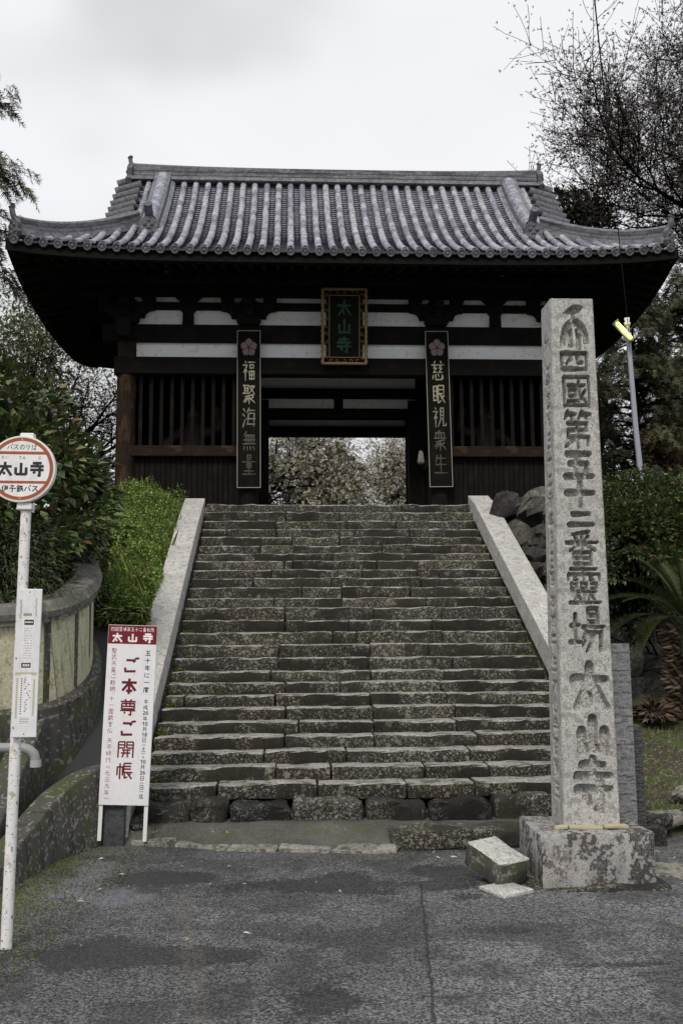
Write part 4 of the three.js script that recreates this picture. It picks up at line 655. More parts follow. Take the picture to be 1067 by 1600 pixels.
  // right and back faces, and the worn cap with its raised corners
  const P = (v, sx, sz) => V(sx * lerp(w0, w1, v) / 2 * 0.992, y0 + v * H, zf - D0 / 2 + sz * lerp(D0, D1, v) / 2 * 0.992);
  const quad = (a, b, c, d) => { const g = new THREE.BufferGeometry().setFromPoints([a, b, c, a, c, d]); g.computeVertexNormals(); return g; };
  const body = uvm(merge([quad(P(0, 1, 1), P(0, 1, -1), P(1, 1, -1), P(1, 1, 1)), quad(P(0, 1, -1), P(0, -1, -1), P(1, -1, -1), P(1, 1, -1))]));
  const cap = new THREE.PlaneGeometry(1, 1, 24, 24).rotateX(-Math.PI / 2), cp = cap.attributes.position;
  for (let i = 0; i < cp.count; i++) { const a = cp.getX(i) * 2, b = cp.getZ(i) * 2, m = Math.max(Math.abs(a), Math.abs(b)), cr = Math.abs(a) * Math.abs(b); cp.setXYZ(i, a * w1 / 2, y0 + H - 0.008 + (m > 0.97 ? 0 : 0.04 * (1 - Math.pow(m, 3)) + 0.02 * Math.pow(cr, 5) - 0.012 * sstep(0.6, 0.8, m) * (1 - cr)) + 0.012 * (vn(a * 6 + 9, b * 6 + 9, 99, 4) - 0.5) * (1 - m), zf - D0 / 2 + b * D1 / 2); }
  cap.computeVertexNormals();
  const M2 = M.pillar;
  mesh('shaft', merge([front, left, body, uvm(cap)]).translate(0.012, 0, 0), M2, t);
  // black algae band round the foot: matter with a ragged outline
  t.rotation.z = 0.0;
}
// broken granite block leaning beside the pillar base, and thin slabs on the ground
{
  const g = uvm(block(0.29, 0.19, 0.42, 401, 0.012, 0.012, 5)); const m = single('granite_block', g, M.granite, 'loose squared granite block tilted against the pillar base', 'stone block');
  worn(g); m.material = [M.concMid, M.granite]; m.position.set(0.75, 0.01, 1.98); m.rotation.set(0.26, 0.5, 0.05, 'YXZ');
  const s = single('flat_stone', uvm(block(0.3, 0.035, 0.3, 402, 0.012, 0.012, 4)), M.granite, 'thin flat pale stone on the asphalt before the tilted block', 'stone'); s.position.set(0.76, -0.135, 2.28); s.rotation.y = 0.5;
  const s2 = single('flat_stone', uvm(block(0.55, 0.04, 0.4, 403, 0.02, 0.015, 5)), M.pale, 'flat grey stone set in the ground right of the pillar base', 'stone'); s2.position.set(2.25, -0.14, 1.75); s2.rotation.y = -0.2;
  const s3 = single('low_stone', uvm(block(0.5, 0.2, 0.3, 404, 0.03, 0.03, 5)), M.rock[1], 'low squared stone at the foot of the grass bank behind the pillar', 'stone'); s3.position.set(2.35, -0.08, 0.6);
}
// two slim memorial stones behind the pillar
function stele(label, x, z, w, h, d, mat, seed) {
  const t = thing('memorial_stone', label, 'stele', [x, -0.15, z], 'slim inscribed stones behind the tall pillar'), names = '第五十二番太山寺平成年'.split('');
  const f = carvedFace(w, w * 0.93, h, 40, 240, 0.014, (c, CW) => { for (let i = 0; i < 11; i++) glyph(c, names[i], 85, 90 + i * 165, 150, 140, 0.15, 0.5); }, seed).translate(0, 0, d / 2);
  const b = extr([[-w / 2, 0], [w / 2, 0], [w * 0.465, h - 0.004], [-w * 0.465, h - 0.004]], d - 0.005).translate(0, 0, -d / 2);
  mesh('shaft', merge([f, uvm(b)]), mat, t);
  mesh('footing', uvm(block(w * 1.25, 0.16, d * 1.5, seed, 0.02, 0.02, 4).translate(0, 0.02, 0)), M.graniteGrey, t);
}
stele('slim grey inscribed stone rising just right of the tall pillar', 1.99, 1.15, 0.32, 1.86, 0.22, M.graniteGrey, 71);
stele('shortest dark grey stone post behind the slim inscribed stone', 2.26, 0.72, 0.24, 1.1, 0.2, M.graniteDark, 73);

// ---------- bus stop ----------
{
  const t = thing('bus_stop_sign', 'white bus stop pole with round brown-banded sign and notice board', 'bus stop sign', [-2.66, -0.15, 3.42]);
  t.rotation.z = -0.012;
  const D = 3.2;
  const worn2 = std({ roughness: 0.5, bumpMap: grainBump, bumpScale: 0.0008, map: dataTex(512, (u, v, o) => { const m = fbm(u, v, 6, 5, 981), s = fbm(u, v, 40, 4, 983), k = 0.74 * (0.9 + 0.2 * m); lin(o, k, k * 1.005, k * 1.01); mix3(o, [0.3, 0.27, 0.22], sstep(0.6, 0.75, fbm(u, v, 14, 5, 985)) * 0.4); if (s > 0.7) mix3(o, [0.14, 0.07, 0.04], 0.75); }, { srgb: true, repeat: 1.4 }) }); worn2.map.repeat.set(0.3, 4);
  mesh('pole', new THREE.CylinderGeometry(0.034, 0.036, D - 0.4, 20).translate(0, (D - 0.4) / 2, 0), worn2, t);
  for (const q of [0.02, 0.9, 2.2]) mesh('screw', new THREE.CylinderGeometry(0.006, 0.006, 0.012, 8).rotateX(Math.PI / 2).translate(0.0, q * 0.5 + 1.36, 0.075), M.grey, t);
  const [k, c] = canvas(512, 512, '#e9eaec'), br = '#9c5330';
  c.fillStyle = br; c.beginPath(); c.arc(256, 256, 250, 0, 7); c.fill(); c.fillStyle = '#e9eaec'; c.beginPath(); c.arc(256, 256, 222, 0, 7); c.fill();
  c.save(); c.beginPath(); c.arc(256, 256, 250, 0, 7); c.clip(); c.fillStyle = br; c.fillRect(0, 118, 512, 24); c.fillRect(0, 352, 512, 22); c.restore();
  c.strokeStyle = '#1b1b1f'; 'バスのりば'.split('').forEach((ch, i) => glyph(c, ch, 142 + i * 47, 58, 44, 50, 0.11));
  [['たい', 102], ['さん', 236], ['じ', 384]].forEach(([s, x]) => [...s].forEach((ch, i) => glyph(c, ch, x + i * 30, 152, 26, 28, 0.12)));
  [['太', 74], ['山', 198], ['寺', 322]].forEach(([ch, x]) => glyph(c, ch, x, 196, 116, 122, 0.19));
  '伊予鉄バス'.split('').forEach((ch, i) => glyph(c, ch, 112 + i * 58, 386, 54, 54, 0.14));
  for (const [x, y] of [[256, 22], [256, 490]]) { c.fillStyle = '#ddd'; c.beginPath(); c.arc(x, y, 6, 0, 7); c.fill(); c.fillStyle = '#333'; c.beginPath(); c.arc(x, y, 3, 0, 7); c.fill(); }
  const y = 3.045;
  mesh('sign_disc', new THREE.CylinderGeometry(0.222, 0.222, 0.05, 56).rotateX(Math.PI / 2).translate(-0.025, y, 0.05), M.white, t);
  mesh('disc_face', new THREE.CircleGeometry(0.215, 56).translate(-0.025, y, 0.0775), printed(k, { roughness: 0.35 }), t);
  mesh('top_bracket', rb(0.09, 0.04, 0.07, 0.008, -0.0, y + 0.225, 0.03), M.white, t);
  mesh('clamp', rb(0.1, 0.05, 0.09, 0.01, 0, y - 0.245, 0.01), M.white, t);
  // notice board
  const b = mesh('notice_board', rb(0.155, 0.95, 0.02, 0.004).rotateY(0.12).translate(0.065, 1.78, 0.055), M.white, t);
  const [k2, c2] = canvas(256, 1536, '#dfe1e5'), r = rng(19);
  c2.fillStyle = '#e6e7ea'; c2.fillRect(66, 300, 120, 540); c2.fillStyle = '#2b2b2d'; c2.fillRect(84, 318, 100, 56); c2.fillRect(70, 770, 100, 52); c2.fillStyle = '#eee'; for (let i = 0; i < 6; i++) c2.fillRect(92 + i * 14, 335, 9, 18); for (let i = 0; i < 4; i++) c2.fillRect(86 + i * 19, 782, 12, 26);
  c2.fillStyle = '#8f9197'; for (let i = 0; i < 13; i++) for (let q = 0; q < 9; q++) if (r() < 0.8) c2.fillRect(84 + q * 10, 405 + i * 26, 7, 6 + 3 * r());
  c2.fillStyle = '#9a9a82'; for (let i = 0; i < 9; i++) { c2.fillRect(30 + 8 * r(), 110 + i * 22, 16, 18); c2.fillRect(190 + 12 * r(), 90 + i * 22, 14, 16); } c2.fillRect(70, 250, 90, 30);
  c2.fillStyle = '#b9b8a4'; c2.fillRect(10, 870, 230, 30); c2.fillRect(26, 930, 20, 420); c2.fillRect(206, 940, 20, 380);
  c2.fillStyle = '#e8e9ec'; c2.fillRect(64, 890, 118, 520); c2.fillStyle = '#55565c'; for (let i = 0; i < 16; i++) c2.fillRect(74, 930 + i * 24, 16, 12); for (let i = 0; i < 16; i++) c2.fillRect(100 + 70 * r(), 920 + i * 23, 8 + 12 * r(), 11); for (let i = 0; i < 4; i++) c2.fillRect(72, 1340 + i * 17, 104, 5);
  c2.fillStyle = '#3a3a3a'; for (const q of [26, 1508]) { c2.beginPath(); c2.arc(128, q, 7, 0, 7); c2.fill(); }
  mesh('timetable', new THREE.PlaneGeometry(0.15, 0.94).translate(0, 0, 0.0125).rotateY(0.12).translate(0.065, 1.78, 0.055), printed(k2, { roughness: 0.45 }), t);
  mesh('torn_sticker', new THREE.PlaneGeometry(0.028, 0.03, 6, 1).rotateZ(0.75).translate(0.004, 0.95, 0.0362), std({ color: new THREE.Color(0.42, 0.4, 0.33) }), t);
}
{ // grey pipe behind the bus stop, ending in a turned-down elbow
  const P = [V(-5, 1.02, 2.9), V(-3.2, 1.03, 2.9), V(-2.72, 1.03, 2.9)], el = new THREE.CatmullRomCurve3([V(-5, 1.02, 2.9), V(-3.5, 1.03, 2.9), V(-2.78, 1.03, 2.9), V(-2.71, 1.025, 2.9), V(-2.655, 0.99, 2.9), V(-2.64, 0.91, 2.9)]);
  const t = thing('drain_pipe', 'grey pipe with turned-down elbow passing behind the bus stop pole', 'pipe', [0, 0, 0]);
  mesh('pipe', new THREE.TubeGeometry(el, 60, 0.034, 14), std({ color: new THREE.Color(0.26, 0.27, 0.28), roughness: 0.5 }), t);
  mesh('collar', new THREE.CylinderGeometry(0.039, 0.039, 0.05, 16, 1, true).translate(-2.64, 0.925, 2.9), std({ color: new THREE.Color(0.36, 0.38, 0.39), side: THREE.DoubleSide }), t);
}
// ---------- event notice on two legs ----------
{
  const t = thing('notice_sign', 'white notice board on two legs with large red characters before the stairs', 'notice sign', [-2.45, -0.1, 0.35]);
  t.rotation.z = -0.035; 
  const w = 0.465, h = 1.68, [k, c] = canvas(512, 1850, '#e4e5ea'), red = '#6e1622';
  c.fillStyle = red; c.fillRect(0, 0, 512, 195);
  c.strokeStyle = '#e3d8da'; '四国霊場第五十二番札所'.split('').forEach((ch, i) => glyph(c, ch, 26 + i * 42, 18, 38, 46, 0.12));
  c.strokeStyle = '#f1ecec'; ['太', '山', '寺'].forEach((ch, i) => glyph(c, ch, 40 + i * 162, 76, 112, 104, 0.18));
  c.strokeStyle = '#64131f'; ['ご', '本', '尊', 'ご', '開', '帳'].forEach((ch, i) => glyph(c, ch, 162, 330 + i * 218, 174, 172, [0.14, 0.16, 0.1, 0.14, 0.095, 0.1][i]));
  c.strokeStyle = '#7a3a45'; column(c, '聖武天皇ご勅納　十一面観音仏　天平時代（七三九年）', 74, 240, 56, 66, 0.08);
  c.strokeStyle = '#c9cbd2'; c.lineWidth = 3; c.strokeRect(388, 246, 84, 470); c.strokeStyle = '#17171b'; column(c, '五十年に一度', 430, 258, 60, 76, 0.12);
  { let y = 770; c.fillStyle = '#17171b'; c.font = 'bold 54px sans-serif'; c.textAlign = 'center'; for (const s of ['平', '成', '26', '年', '10', '月', '18', '日', '（', '土', '）', '〜', '10', '月', '26', '日', '（', '日', '）', '迄']) { const p = '（）〜'.includes(s); if (/\d/.test(s)) c.fillText(s, 436, y + 44); else glyph(c, s, 410, y, 50, p ? 30 : 50, p ? 0.16 : 0.1); y += p ? 36 : 56; } }
  mesh('panel', rb(w, h, 0.012, 0.003, 0, 0.33 + h / 2, 0.018), M.white, t);
  mesh('printed_face', new THREE.PlaneGeometry(w - 0.006, h - 0.006).translate(0, 0.33 + h / 2, 0.0265), printed(k, { roughness: 0.4 }), t);
  for (const sx of [-1, 1]) mesh('leg', rb(0.036, 2.0, 0.024, 0.003, sx * (w / 2 - 0.022), 1.0, 0), M.white, t);
  for (const y of [0.4, 1.2, 1.95]) mesh('cross_bar', bx(w - 0.09, 0.03, 0.02, 0, y, -0.001), M.white, t);
}
single('stone_post', uvm(block(0.2, 0.9, 0.14, 501, 0.006, 0.008, 4).translate(-2.54, 0.28, 0.24)), M.graniteDark, 'square dark grey stone post standing behind the notice sign', 'stone post');
{ // boulders at the foot of the left balustrade
  const L = [[-2.7, 0.05, 0.28, 0.2, 0.26, 'small boulder wedged behind the notice sign, nearest the low wall'], [-2.34, 0.1, 0.2, 0.2, 0.24, 'rounded boulder under the notice sign by its right leg'], [-2.86, 0.28, 0.3, 0.22, 0.34, 'dark boulder between the low wall and the notice sign']];
  L.forEach(([x, z, w, h, d, l], i) => single('boulder', uvm(block(w, h, d, 510 + i, 0.09, 0.09, 4).translate(x, h / 2 - 0.12, z - 0.1)), M.rock[i], l, 'boulder'));
}
// ---------- curved retaining wall on the left ----------
{
  const t = thing('retaining_wall', 'curved retaining wall of stained cream panels under a stone coping', 'wall', [0, 0, 0]);
  const c = new THREE.CatmullRomCurve3([V(-9, 2.0, 0.3), V(-6, 2.0, 0.32), V(-4.6, 2.0, 0.34), V(-3.98, 2.02, 0.18), V(-3.46, 2.08, -0.25), V(-3.25, 2.24, -0.9), V(-3.25, 2.45, -1.6), V(-3.42, 2.68, -2.4), V(-3.75, 2.9, -3.2), V(-4.1, 3.1, -4.0)]), n = 120, P = c.getSpacedPoints(n);
  const at = (a, b, dy) => P.slice(a, b + 1).map((p) => V(p.x, p.y + dy, p.z));
  const flat = (pr) => pr;
  mesh('coping', smooth(sweep([[-0.16, -0.08], [0.17, -0.08], [0.185, -0.02], [0.14, 0.075], [-0.1, 0.1], [-0.16, 0.07]], at(0, n, 0)), 0.5), M.coping, t);
  mesh('coping_lip', sweep([[0.1, -0.13], [0.15, -0.13], [0.15, -0.07], [0.1, -0.07]], at(0, n, 0)), M.coping, t);
  const cuts = [0, 14, 28, 42, 55, 63, 71, 78, 85, 92, 100, 110, n];
  for (let i = 0; i + 1 < cuts.length; i++) {
    mesh('wall_panel', smooth(sweep([[-0.08, -1.0], [0.09, -1.0], [0.09, -0.08], [-0.08, -0.08]], at(cuts[i], cuts[i + 1], 0)), 0.5), M.cream, t);
    if (i) { const a = P[cuts[i]], d = P[cuts[i] + 1].clone().sub(P[cuts[i] - 1]).setY(0).normalize(); mesh('pilaster', uvm(bx(0.085, 0.92, 0.13).rotateY(Math.atan2(-d.z, d.x)).translate(a.x - d.z * 0.035, a.y - 0.54, a.z + d.x * 0.035)), M.concDark, t); }
  }
  mesh('plinth', smooth(sweep([[-0.1, -2.6], [0.2, -2.6], [0.19, -0.98], [0.12, -0.93], [-0.1, -0.93]], at(0, n, 0)), 0.5), M.concDark, t);
}
// dark cheek of the ramp and the sloping low wall in front
single('ramp_cheek', uvm(extr([[-0.2, 1.0], [1.55, 0.12], [1.55, -0.3], [-0.9, -0.3], [-0.9, 1.0]], 0.22, 0.012).rotateY(-Math.PI / 2).translate(-3.3, 0, 0.1)), M.concDark, 'dark sloping concrete cheek wall beside the ramp below cream panels', 'wall');
{
  const P = new THREE.CatmullRomCurve3([V(-2.62, 0.56, 0.02), V(-2.78, 0.54, 0.3), V(-2.98, 0.42, 0.78), V(-3.12, 0.18, 1.5), V(-3.22, 0.0, 2.1), V(-3.4, -0.14, 3.0)]).getSpacedPoints(30);
  const lw = single('low_wall', smooth(sweep([[-0.1, 0.01], [0.09, 0.0], [0.105, -0.03], [0.12, -0.9], [-0.12, -0.9]].map(([a, b]) => [-a, b]).reverse(), P, { up: V(0, 1, 0) }), 0.5), M.concMid, 'low mossy concrete wall curving down from the notice sign to the road', 'wall');
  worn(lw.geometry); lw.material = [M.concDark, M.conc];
}
struct('ramp_path', sheet(-4.2, -2.62, -3.2, 2.8, 10, 60, (x, z) => (z < 0.9 ? lerp(-0.18, 1.95, clamp((0.9 - z) / 4.1)) : -0.18) + 0.02 * (fbm(x * 0.3 + 3, z * 0.3 + 2, 9, 3, 4) - 0.5), 1, (x, z) => { const R = pw([[-3, -2.62], [0, -2.62], [0.3, -2.8], [0.8, -3.0], [1.5, -3.14], [2.8, -3.35]], z); return lerp(-4.2, R, (x + 4.2) / 1.58); }), std({ color: new THREE.Color(0.045, 0.047, 0.052), bumpMap: roadBump, bumpScale: 0.008, roughness: 0.42 }));
// ---------- rubble wall right of the stairs: each stone a part ----------
{
  const t = thing('rubble_wall', 'dry wall of rounded dark boulders behind the right stair slope', 'stone wall', [0, 0, 0]), r = rng(31);
  const put = (x, y, z, s, k) => { const w = s * (0.85 + 0.5 * r()), h = s * (0.8 + 0.4 * r()), g = uvm(block(w, h, s * 0.9, 600 + k, s * 0.34, s * 0.32, 5).rotateZ((r() - 0.5) * 0.9).rotateY(r() * 3)); const m = mesh('rubble_stone', g, M.rubble[k % 3], t); m.position.set(x, y, z); };
  let k = 0;
  for (let j = 0; j < 8; j++) for (let i = 0; i < 4; i++) { const y = 0.9 + j * 0.43; put(2.98 + i * 0.46 + (j % 2) * 0.2 + 0.1 * (r() - 0.5), y + 0.1 * (r() - 0.5), -4.6 - (y - 1.0) * 0.85 + 0.12 * (r() - 0.5), 0.46 + 0.14 * r(), k++); }
  for (let j = 0; j < 6; j++) put(2.95 + 0.05 * r(), 1.3 + j * 0.5, -2.9 - j * 0.95, 0.26 + 0.1 * r(), k++);
  put(2.88, 4.02, -6.9, 0.5, k++); put(3.3, 3.95, -6.8, 0.55, k++);
  for (let i = 0; i < 9; i++) for (let j = 0; j < 2; j++) put(4.0 + i * 0.5 + 0.2 * j, 1.0 + j * 0.4, -4.75 - j * 0.3, 0.48 + 0.12 * r(), k++);
}
{ // stones half sunk in the grass at the foot of the right bank
  const L = [[2.75, 0.0, 0.2, 0.42, 'flat tan stone at the grass foot beside the memorial stones'], [3.05, -0.02, 0.1, 0.4, 'dark sunken stone at the grass foot near the frame edge'], [2.7, 0.14, -0.5, 0.26, 'small pale stone on the grass bank above the others'], [2.55, 0.02, 0.45, 0.36, 'squat brown stone nearest the short stone post'], [3.25, 0.12, -0.4, 0.4, 'pale stone in the moss at the right frame edge']];
  L.forEach(([x, y, z, s, l], i) => single('bank_stone', uvm(block(s, s * 0.36, s * 0.6, 700 + i, s * 0.2, s * 0.13, 4).rotateY(i).translate(x, y, z)), i % 2 ? M.rock[1] : M.pale, l, 'stone'));
}
// ---------- lamp post with a lit tube, and the wire ----------
{
  const t = thing('lamp_post', 'leaning grey lamp post with lit yellow tube light at its top', 'lamp post', [4.88, 3.5, -5.8]);
  const a = V(0.04, 0, 0), b = V(-0.13, 3.43, 0);
  mesh('post', sweep(ringProfile(0.05, 14), [a, b.clone().multiplyScalar(0.5), b], { up: V(0, 0, 1), scale: (q) => 1 - 0.25 * q }), M.grey, t);
  mesh('insulator', new THREE.LatheGeometry([[0, 0], [0.05, 0], [0.055, 0.05], [0.03, 0.06], [0.045, 0.1], [0.045, 0.13], [0, 0.14]].map((p) => new THREE.Vector2(...p)), 14).translate(b.x, b.y, 0), M.white, t);
  mesh('arm', new THREE.CylinderGeometry(0.016, 0.016, 0.2, 8).rotateX(Math.PI / 2).translate(b.x + 0.02, b.y - 0.3, 0.1), M.grey, t);
  const h = new THREE.Group(); h.name = 'fixture'; h.position.set(b.x - 0.13, b.y - 0.15, 0.2); h.rotation.set(0.1, 0.15, 0.98, 'ZYX'); t.add(h);
  // the fixture points out over the path: housing above, tube below
  mesh('housing', rb(0.105, 0.42, 0.05, 0.012, 0, 0, -0.035), M.grey, h);
  const glow = std({ color: new THREE.Color(0.7, 0.7, 0.3), emissive: new THREE.Color(0.72, 0.72, 0.22), emissiveIntensity: 1 });
  mesh('lamp_tube', new THREE.CapsuleGeometry(0.034, 0.31, 6, 14), glow, h);
  for (const y of [-0.2, 0.2]) mesh('lamp_holder', rb(0.09, 0.03, 0.08, 0.006, 0, y, 0), std({ color: new THREE.Color(0.2, 0.19, 0.1) }), h);
  h.rotation.set(0, 0, 0.72);
  const l = new THREE.PointLight(0xe8ee60, 0.12); l.name = 'tube light'; l.position.set(0, 0, 0.12); l.castShadow = true; h.add(l);
}
{
  const P = []; for (let i = 0; i <= 24; i++) { const s = i / 24; P.push(V(lerp(4.77, -0.18, s), lerp(6.8, 7.1, s), lerp(-5.8, 7.4, s))); }
  single('overhead_wire', new THREE.TubeGeometry(new THREE.CatmullRomCurve3(P), 60, 0.007, 6), M.cable, 'thin black overhead wire running down to the lamp post top', 'wire');
}
// ---------- plants ----------
const UP = V(0, 1, 0);
const rdir = (r) => { const z = 2 * r() - 1, a = 6.2832 * r(), q = Math.sqrt(1 - z * z); return V(q * Math.cos(a), z, q * Math.sin(a)); };
// grows limbs; returns tapered segments and twig points
function grow(r, o) {
  const segs = [], twigs = [];
  const go = (p, d, L, rad, lv) => {
    const n = lv >= o.levels - 1 ? 3 : lv === 0 ? 7 : 5; let q = p.clone(), dd = d.clone(), ra = rad;
    for (let i = 0; i < n; i++) {
      dd.addScaledVector(rdir(r), o.wob ?? 0.25).addScaledVector(UP, (lv ? o.up ?? 0.05 : 0.06)); if (o.pull && lv) dd.addScaledVector(o.pull, 0.08); dd.normalize();
      const e = q.clone().addScaledVector(dd, L / n), rb2 = rad * lerp(1, o.tap ?? 0.45, (i + 1) / n);
      segs.push([q, e, ra, rb2, lv]); if (lv >= o.levels - 2) twigs.push([e, dd.clone(), lv]);
      if (lv < o.levels - 1 && (lv > 0 || i >= (o.bare ?? 2))) { const k = o.kids ?? 2; for (let c = 0; c < k; c++) { const s = rdir(r); s.addScaledVector(dd, -s.dot(dd)).normalize(); const nd = dd.clone().multiplyScalar(o.fwd ?? 0.55).addScaledVector(s, 0.85).normalize(); if (r() < (o.prob ?? 0.8)) go(e.clone(), nd, L * lerp(o.k0 ?? 0.4, o.k1 ?? 0.65, r()), rb2 * 0.6, lv + 1); } }
      q = e; ra = rb2;
    }
    if (lv < o.levels - 1) go(q, dd, L * 0.55, ra * 0.8, lv + 1);
  };
  go(o.at, o.dir ?? V(0, 1, 0), o.len, o.rad, 0);
  return { segs, twigs };
}
function limbs(segs, min = 0.003) {
  const pos = [], nor = [], uv = [];
  for (const [a, b, ra, rb2, lv] of segs) {
    const k = lv === 0 ? 9 : lv === 1 ? 6 : 4, d = b.clone().sub(a), L = d.length(); d.normalize(); const s = Math.abs(d.y) < 0.9 ? UP : V(1, 0, 0), u = V().crossVectors(d, s).normalize(), w = V().crossVectors(d, u), R0 = Math.max(ra, min), R1 = Math.max(rb2, min);
    for (let i = 0; i < k; i++) {
      const n0 = u.clone().multiplyScalar(Math.cos((i / k) * 6.2832)).addScaledVector(w, Math.sin((i / k) * 6.2832)), n1 = u.clone().multiplyScalar(Math.cos(((i + 1) / k) * 6.2832)).addScaledVector(w, Math.sin(((i + 1) / k) * 6.2832));
      const A = a.clone().addScaledVector(n0, R0), B = a.clone().addScaledVector(n1, R0), C = b.clone().addScaledVector(n1, R1).addScaledVector(d, R1 * 0.3), D = b.clone().addScaledVector(n0, R1).addScaledVector(d, R1 * 0.3);
      for (const [P, N, U, W2] of [[A, n0, i, 0], [C, n1, i + 1, L], [B, n1, i + 1, 0], [A, n0, i, 0], [D, n0, i, L], [C, n1, i + 1, L]]) { pos.push(P.x, P.y, P.z); nor.push(N.x, N.y, N.z); uv.push((U / k) * 6.28 * R0, W2 + a.y); }
    }
  }
  const g = new THREE.BufferGeometry(); g.setAttribute('position', new THREE.Float32BufferAttribute(pos, 3)); g.setAttribute('normal', new THREE.Float32BufferAttribute(nor, 3)); g.setAttribute('uv', new THREE.Float32BufferAttribute(uv, 2)); return g;
}
const tri = (list) => { const g = new THREE.BufferGeometry(); g.setAttribute('position', new THREE.Float32BufferAttribute(list.flat(), 3)); g.setAttribute('uv', new THREE.Float32BufferAttribute(new Float32Array(list.length * 2), 2)); g.computeVertexNormals(); return g; };
// leaf along +z, folded on its midrib, length 1
const leafGeo = (w, fold = 0.12, bend = -0.15) => { const m0 = [0, 0, 0], m1 = [0, 0, 0.5], m2 = [0, bend, 1], l = [-w, fold, 0.42], q = [w, fold, 0.42]; return tri([m0, m1, l, l, m1, m2, m0, q, m1, q, m2, m1]); };
const LEAF = leafGeo(0.24), LONG = leafGeo(0.12, 0.05, -0.3), ROUND = leafGeo(0.34, 0.1, -0.1);
// conifer spray: a drooping feather of short needles
const SPRAY = (() => { const l = [], r = rng(3); for (let i = 0; i < 13; i++) { const z = i / 13, y = -0.3 * z * z, s = (0.26 * (1 - 0.6 * z) + 0.08) * (0.5 + r()), t = (r() - 0.5) * 1.6; for (const e of [-1, 1]) l.push([0, y, z - 0.02], [0, y - 0.02, z + 0.06], [e * s * Math.cos(t), y + s * Math.sin(t) - 0.1 * s, z + 0.1 + 0.2 * r()]); } return tri(l); })();
const TUFT = (() => { const l = [], r = rng(4); for (let i = 0; i < 9; i++) { const d = rdir(r), s = V().crossVectors(d, rdir(r)).normalize().multiplyScalar(0.16); l.push([-s.x, -s.y, -s.z], [s.x, s.y, s.z], [d.x, d.y, d.z]); } return tri(l); })();
const BLOSSOM = (() => { const l = [], r = rng(6); for (let i = 0; i < 6; i++) { const c = rdir(r).multiplyScalar(0.55), u = rdir(r).multiplyScalar(0.42), w = V().crossVectors(u, rdir(r)).normalize().multiplyScalar(0.42), f = (a, b) => [c.x + a * u.x + b * w.x, c.y + a * u.y + b * w.y, c.z + a * u.z + b * w.z]; l.push(f(-1, 0), f(0, -0.8), f(1, 0), f(-1, 0), f(1, 0), f(0, 0.8)); } return tri(l); })();
const leafMat = (rough = 0.6, trans = 0.0) => { const m = trans ? new THREE.MeshPhysicalMaterial({ roughness: rough, transmission: trans, thickness: 0 }) : std({ roughness: rough }); m.side = THREE.DoubleSide; return m; };
const LM = { gloss: leafMat(0.33), matt: leafMat(0.75), thin: leafMat(0.9, 0.3) };
function scatter(name, geo, mat, list, parent, colors, r) {   // list: [pos, dir|null, size]
  const im = new THREE.InstancedMesh(geo, mat, list.length), m = new THREE.Matrix4(), c = new THREE.Color(), x = V(), y = V(), z = V();
  list.forEach(([p, d, s], i) => {
    z.copy(d ?? rdir(r)).normalize(); x.crossVectors(Math.abs(z.y) < 0.95 ? UP : V(1, 0, 0), z).normalize(); y.crossVectors(z, x); const roll = d ? (r() - 0.5) * 1.6 : r() * 6.28, cx = x.clone().multiplyScalar(Math.cos(roll)).addScaledVector(y, Math.sin(roll)); y.crossVectors(z, cx);
    m.makeBasis(cx.multiplyScalar(s), y.clone().multiplyScalar(s), z.clone().multiplyScalar(s)).setPosition(p); im.setMatrixAt(i, m);
    const q = colors[Math.floor(r() * colors.length)], k = 0.7 + 0.6 * r(); im.setColorAt(i, c.setRGB(q[0] * k, q[1] * k, q[2] * k));
  });
  im.castShadow = im.receiveShadow = true; im.name = parent ? name : numbered(name); im.userData.kind = 'stuff'; (parent ?? scene).add(im); return im;
}
// a leafy mound or bush: leaves in clumps on and inside an uneven ellipsoid shell, over real stems
function bush(name, label, at, R, n, o) {
  const r = rng(o.seed), t = thing(name, label, o.cat ?? 'shrub', at, o.group);
  const list = [], clumps = [];
  for (let i = 0; i < o.clumps; i++) { const d = rdir(r); if (d.y < -0.55) d.y *= -0.6; const k = 0.62 + 0.38 * Math.pow(r(), 0.5) + 0.22 * (n3(d.x * 2 + 5, d.y * 2 + 5, d.z * 2 + 5, o.seed) - 0.5); clumps.push(V(d.x * R[0] * k, d.y * R[1] * k, d.z * R[2] * k)); }
  const per = Math.ceil(n / clumps.length);
  for (const c of clumps) { const cr = o.cr * (0.6 + 0.7 * r()); for (let i = 0; i < per; i++) { const d = rdir(r), p = c.clone().add(V(d.x * cr, d.y * cr * (o.flat ?? 0.7), d.z * cr).multiplyScalar(Math.cbrt(r()))); const out = d.clone().addScaledVector(p.clone().normalize(), 0.5).addScaledVector(UP, o.lift ?? 0.1); list.push([p, out, o.size * (0.4 + 0.95 * r())]); } }
  const stems = []; for (let i = 0; i < (o.stems ?? 14); i++) { const c = clumps[Math.floor(r() * clumps.length)], a = V((r() - 0.5) * 0.3, -R[1] * 0.95, (r() - 0.5) * 0.3), m = a.clone().lerp(c, 0.5).add(V((r() - 0.5) * 0.2, 0.05, (r() - 0.5) * 0.2)); stems.push([a, m, 0.022, 0.015, 1], [m, c, 0.015, 0.006, 1]); }
  mesh('stems', limbs(stems), M.barkDark, t);
  scatter('foliage', o.geo ?? LEAF, o.mat ?? LM.gloss, list, t, o.colors, r);
  if (o.tops) { const tl = list.filter(([p]) => p.y > R[1] * 0.55 && r() < o.tops[1]).map(([p, d, s]) => [p.clone().addScaledVector(UP, 0.04), d, s]); scatter('new_shoots', o.geo ?? LEAF, o.mat ?? LM.gloss, tl, t, o.tops[0], r); }
  return t;
}
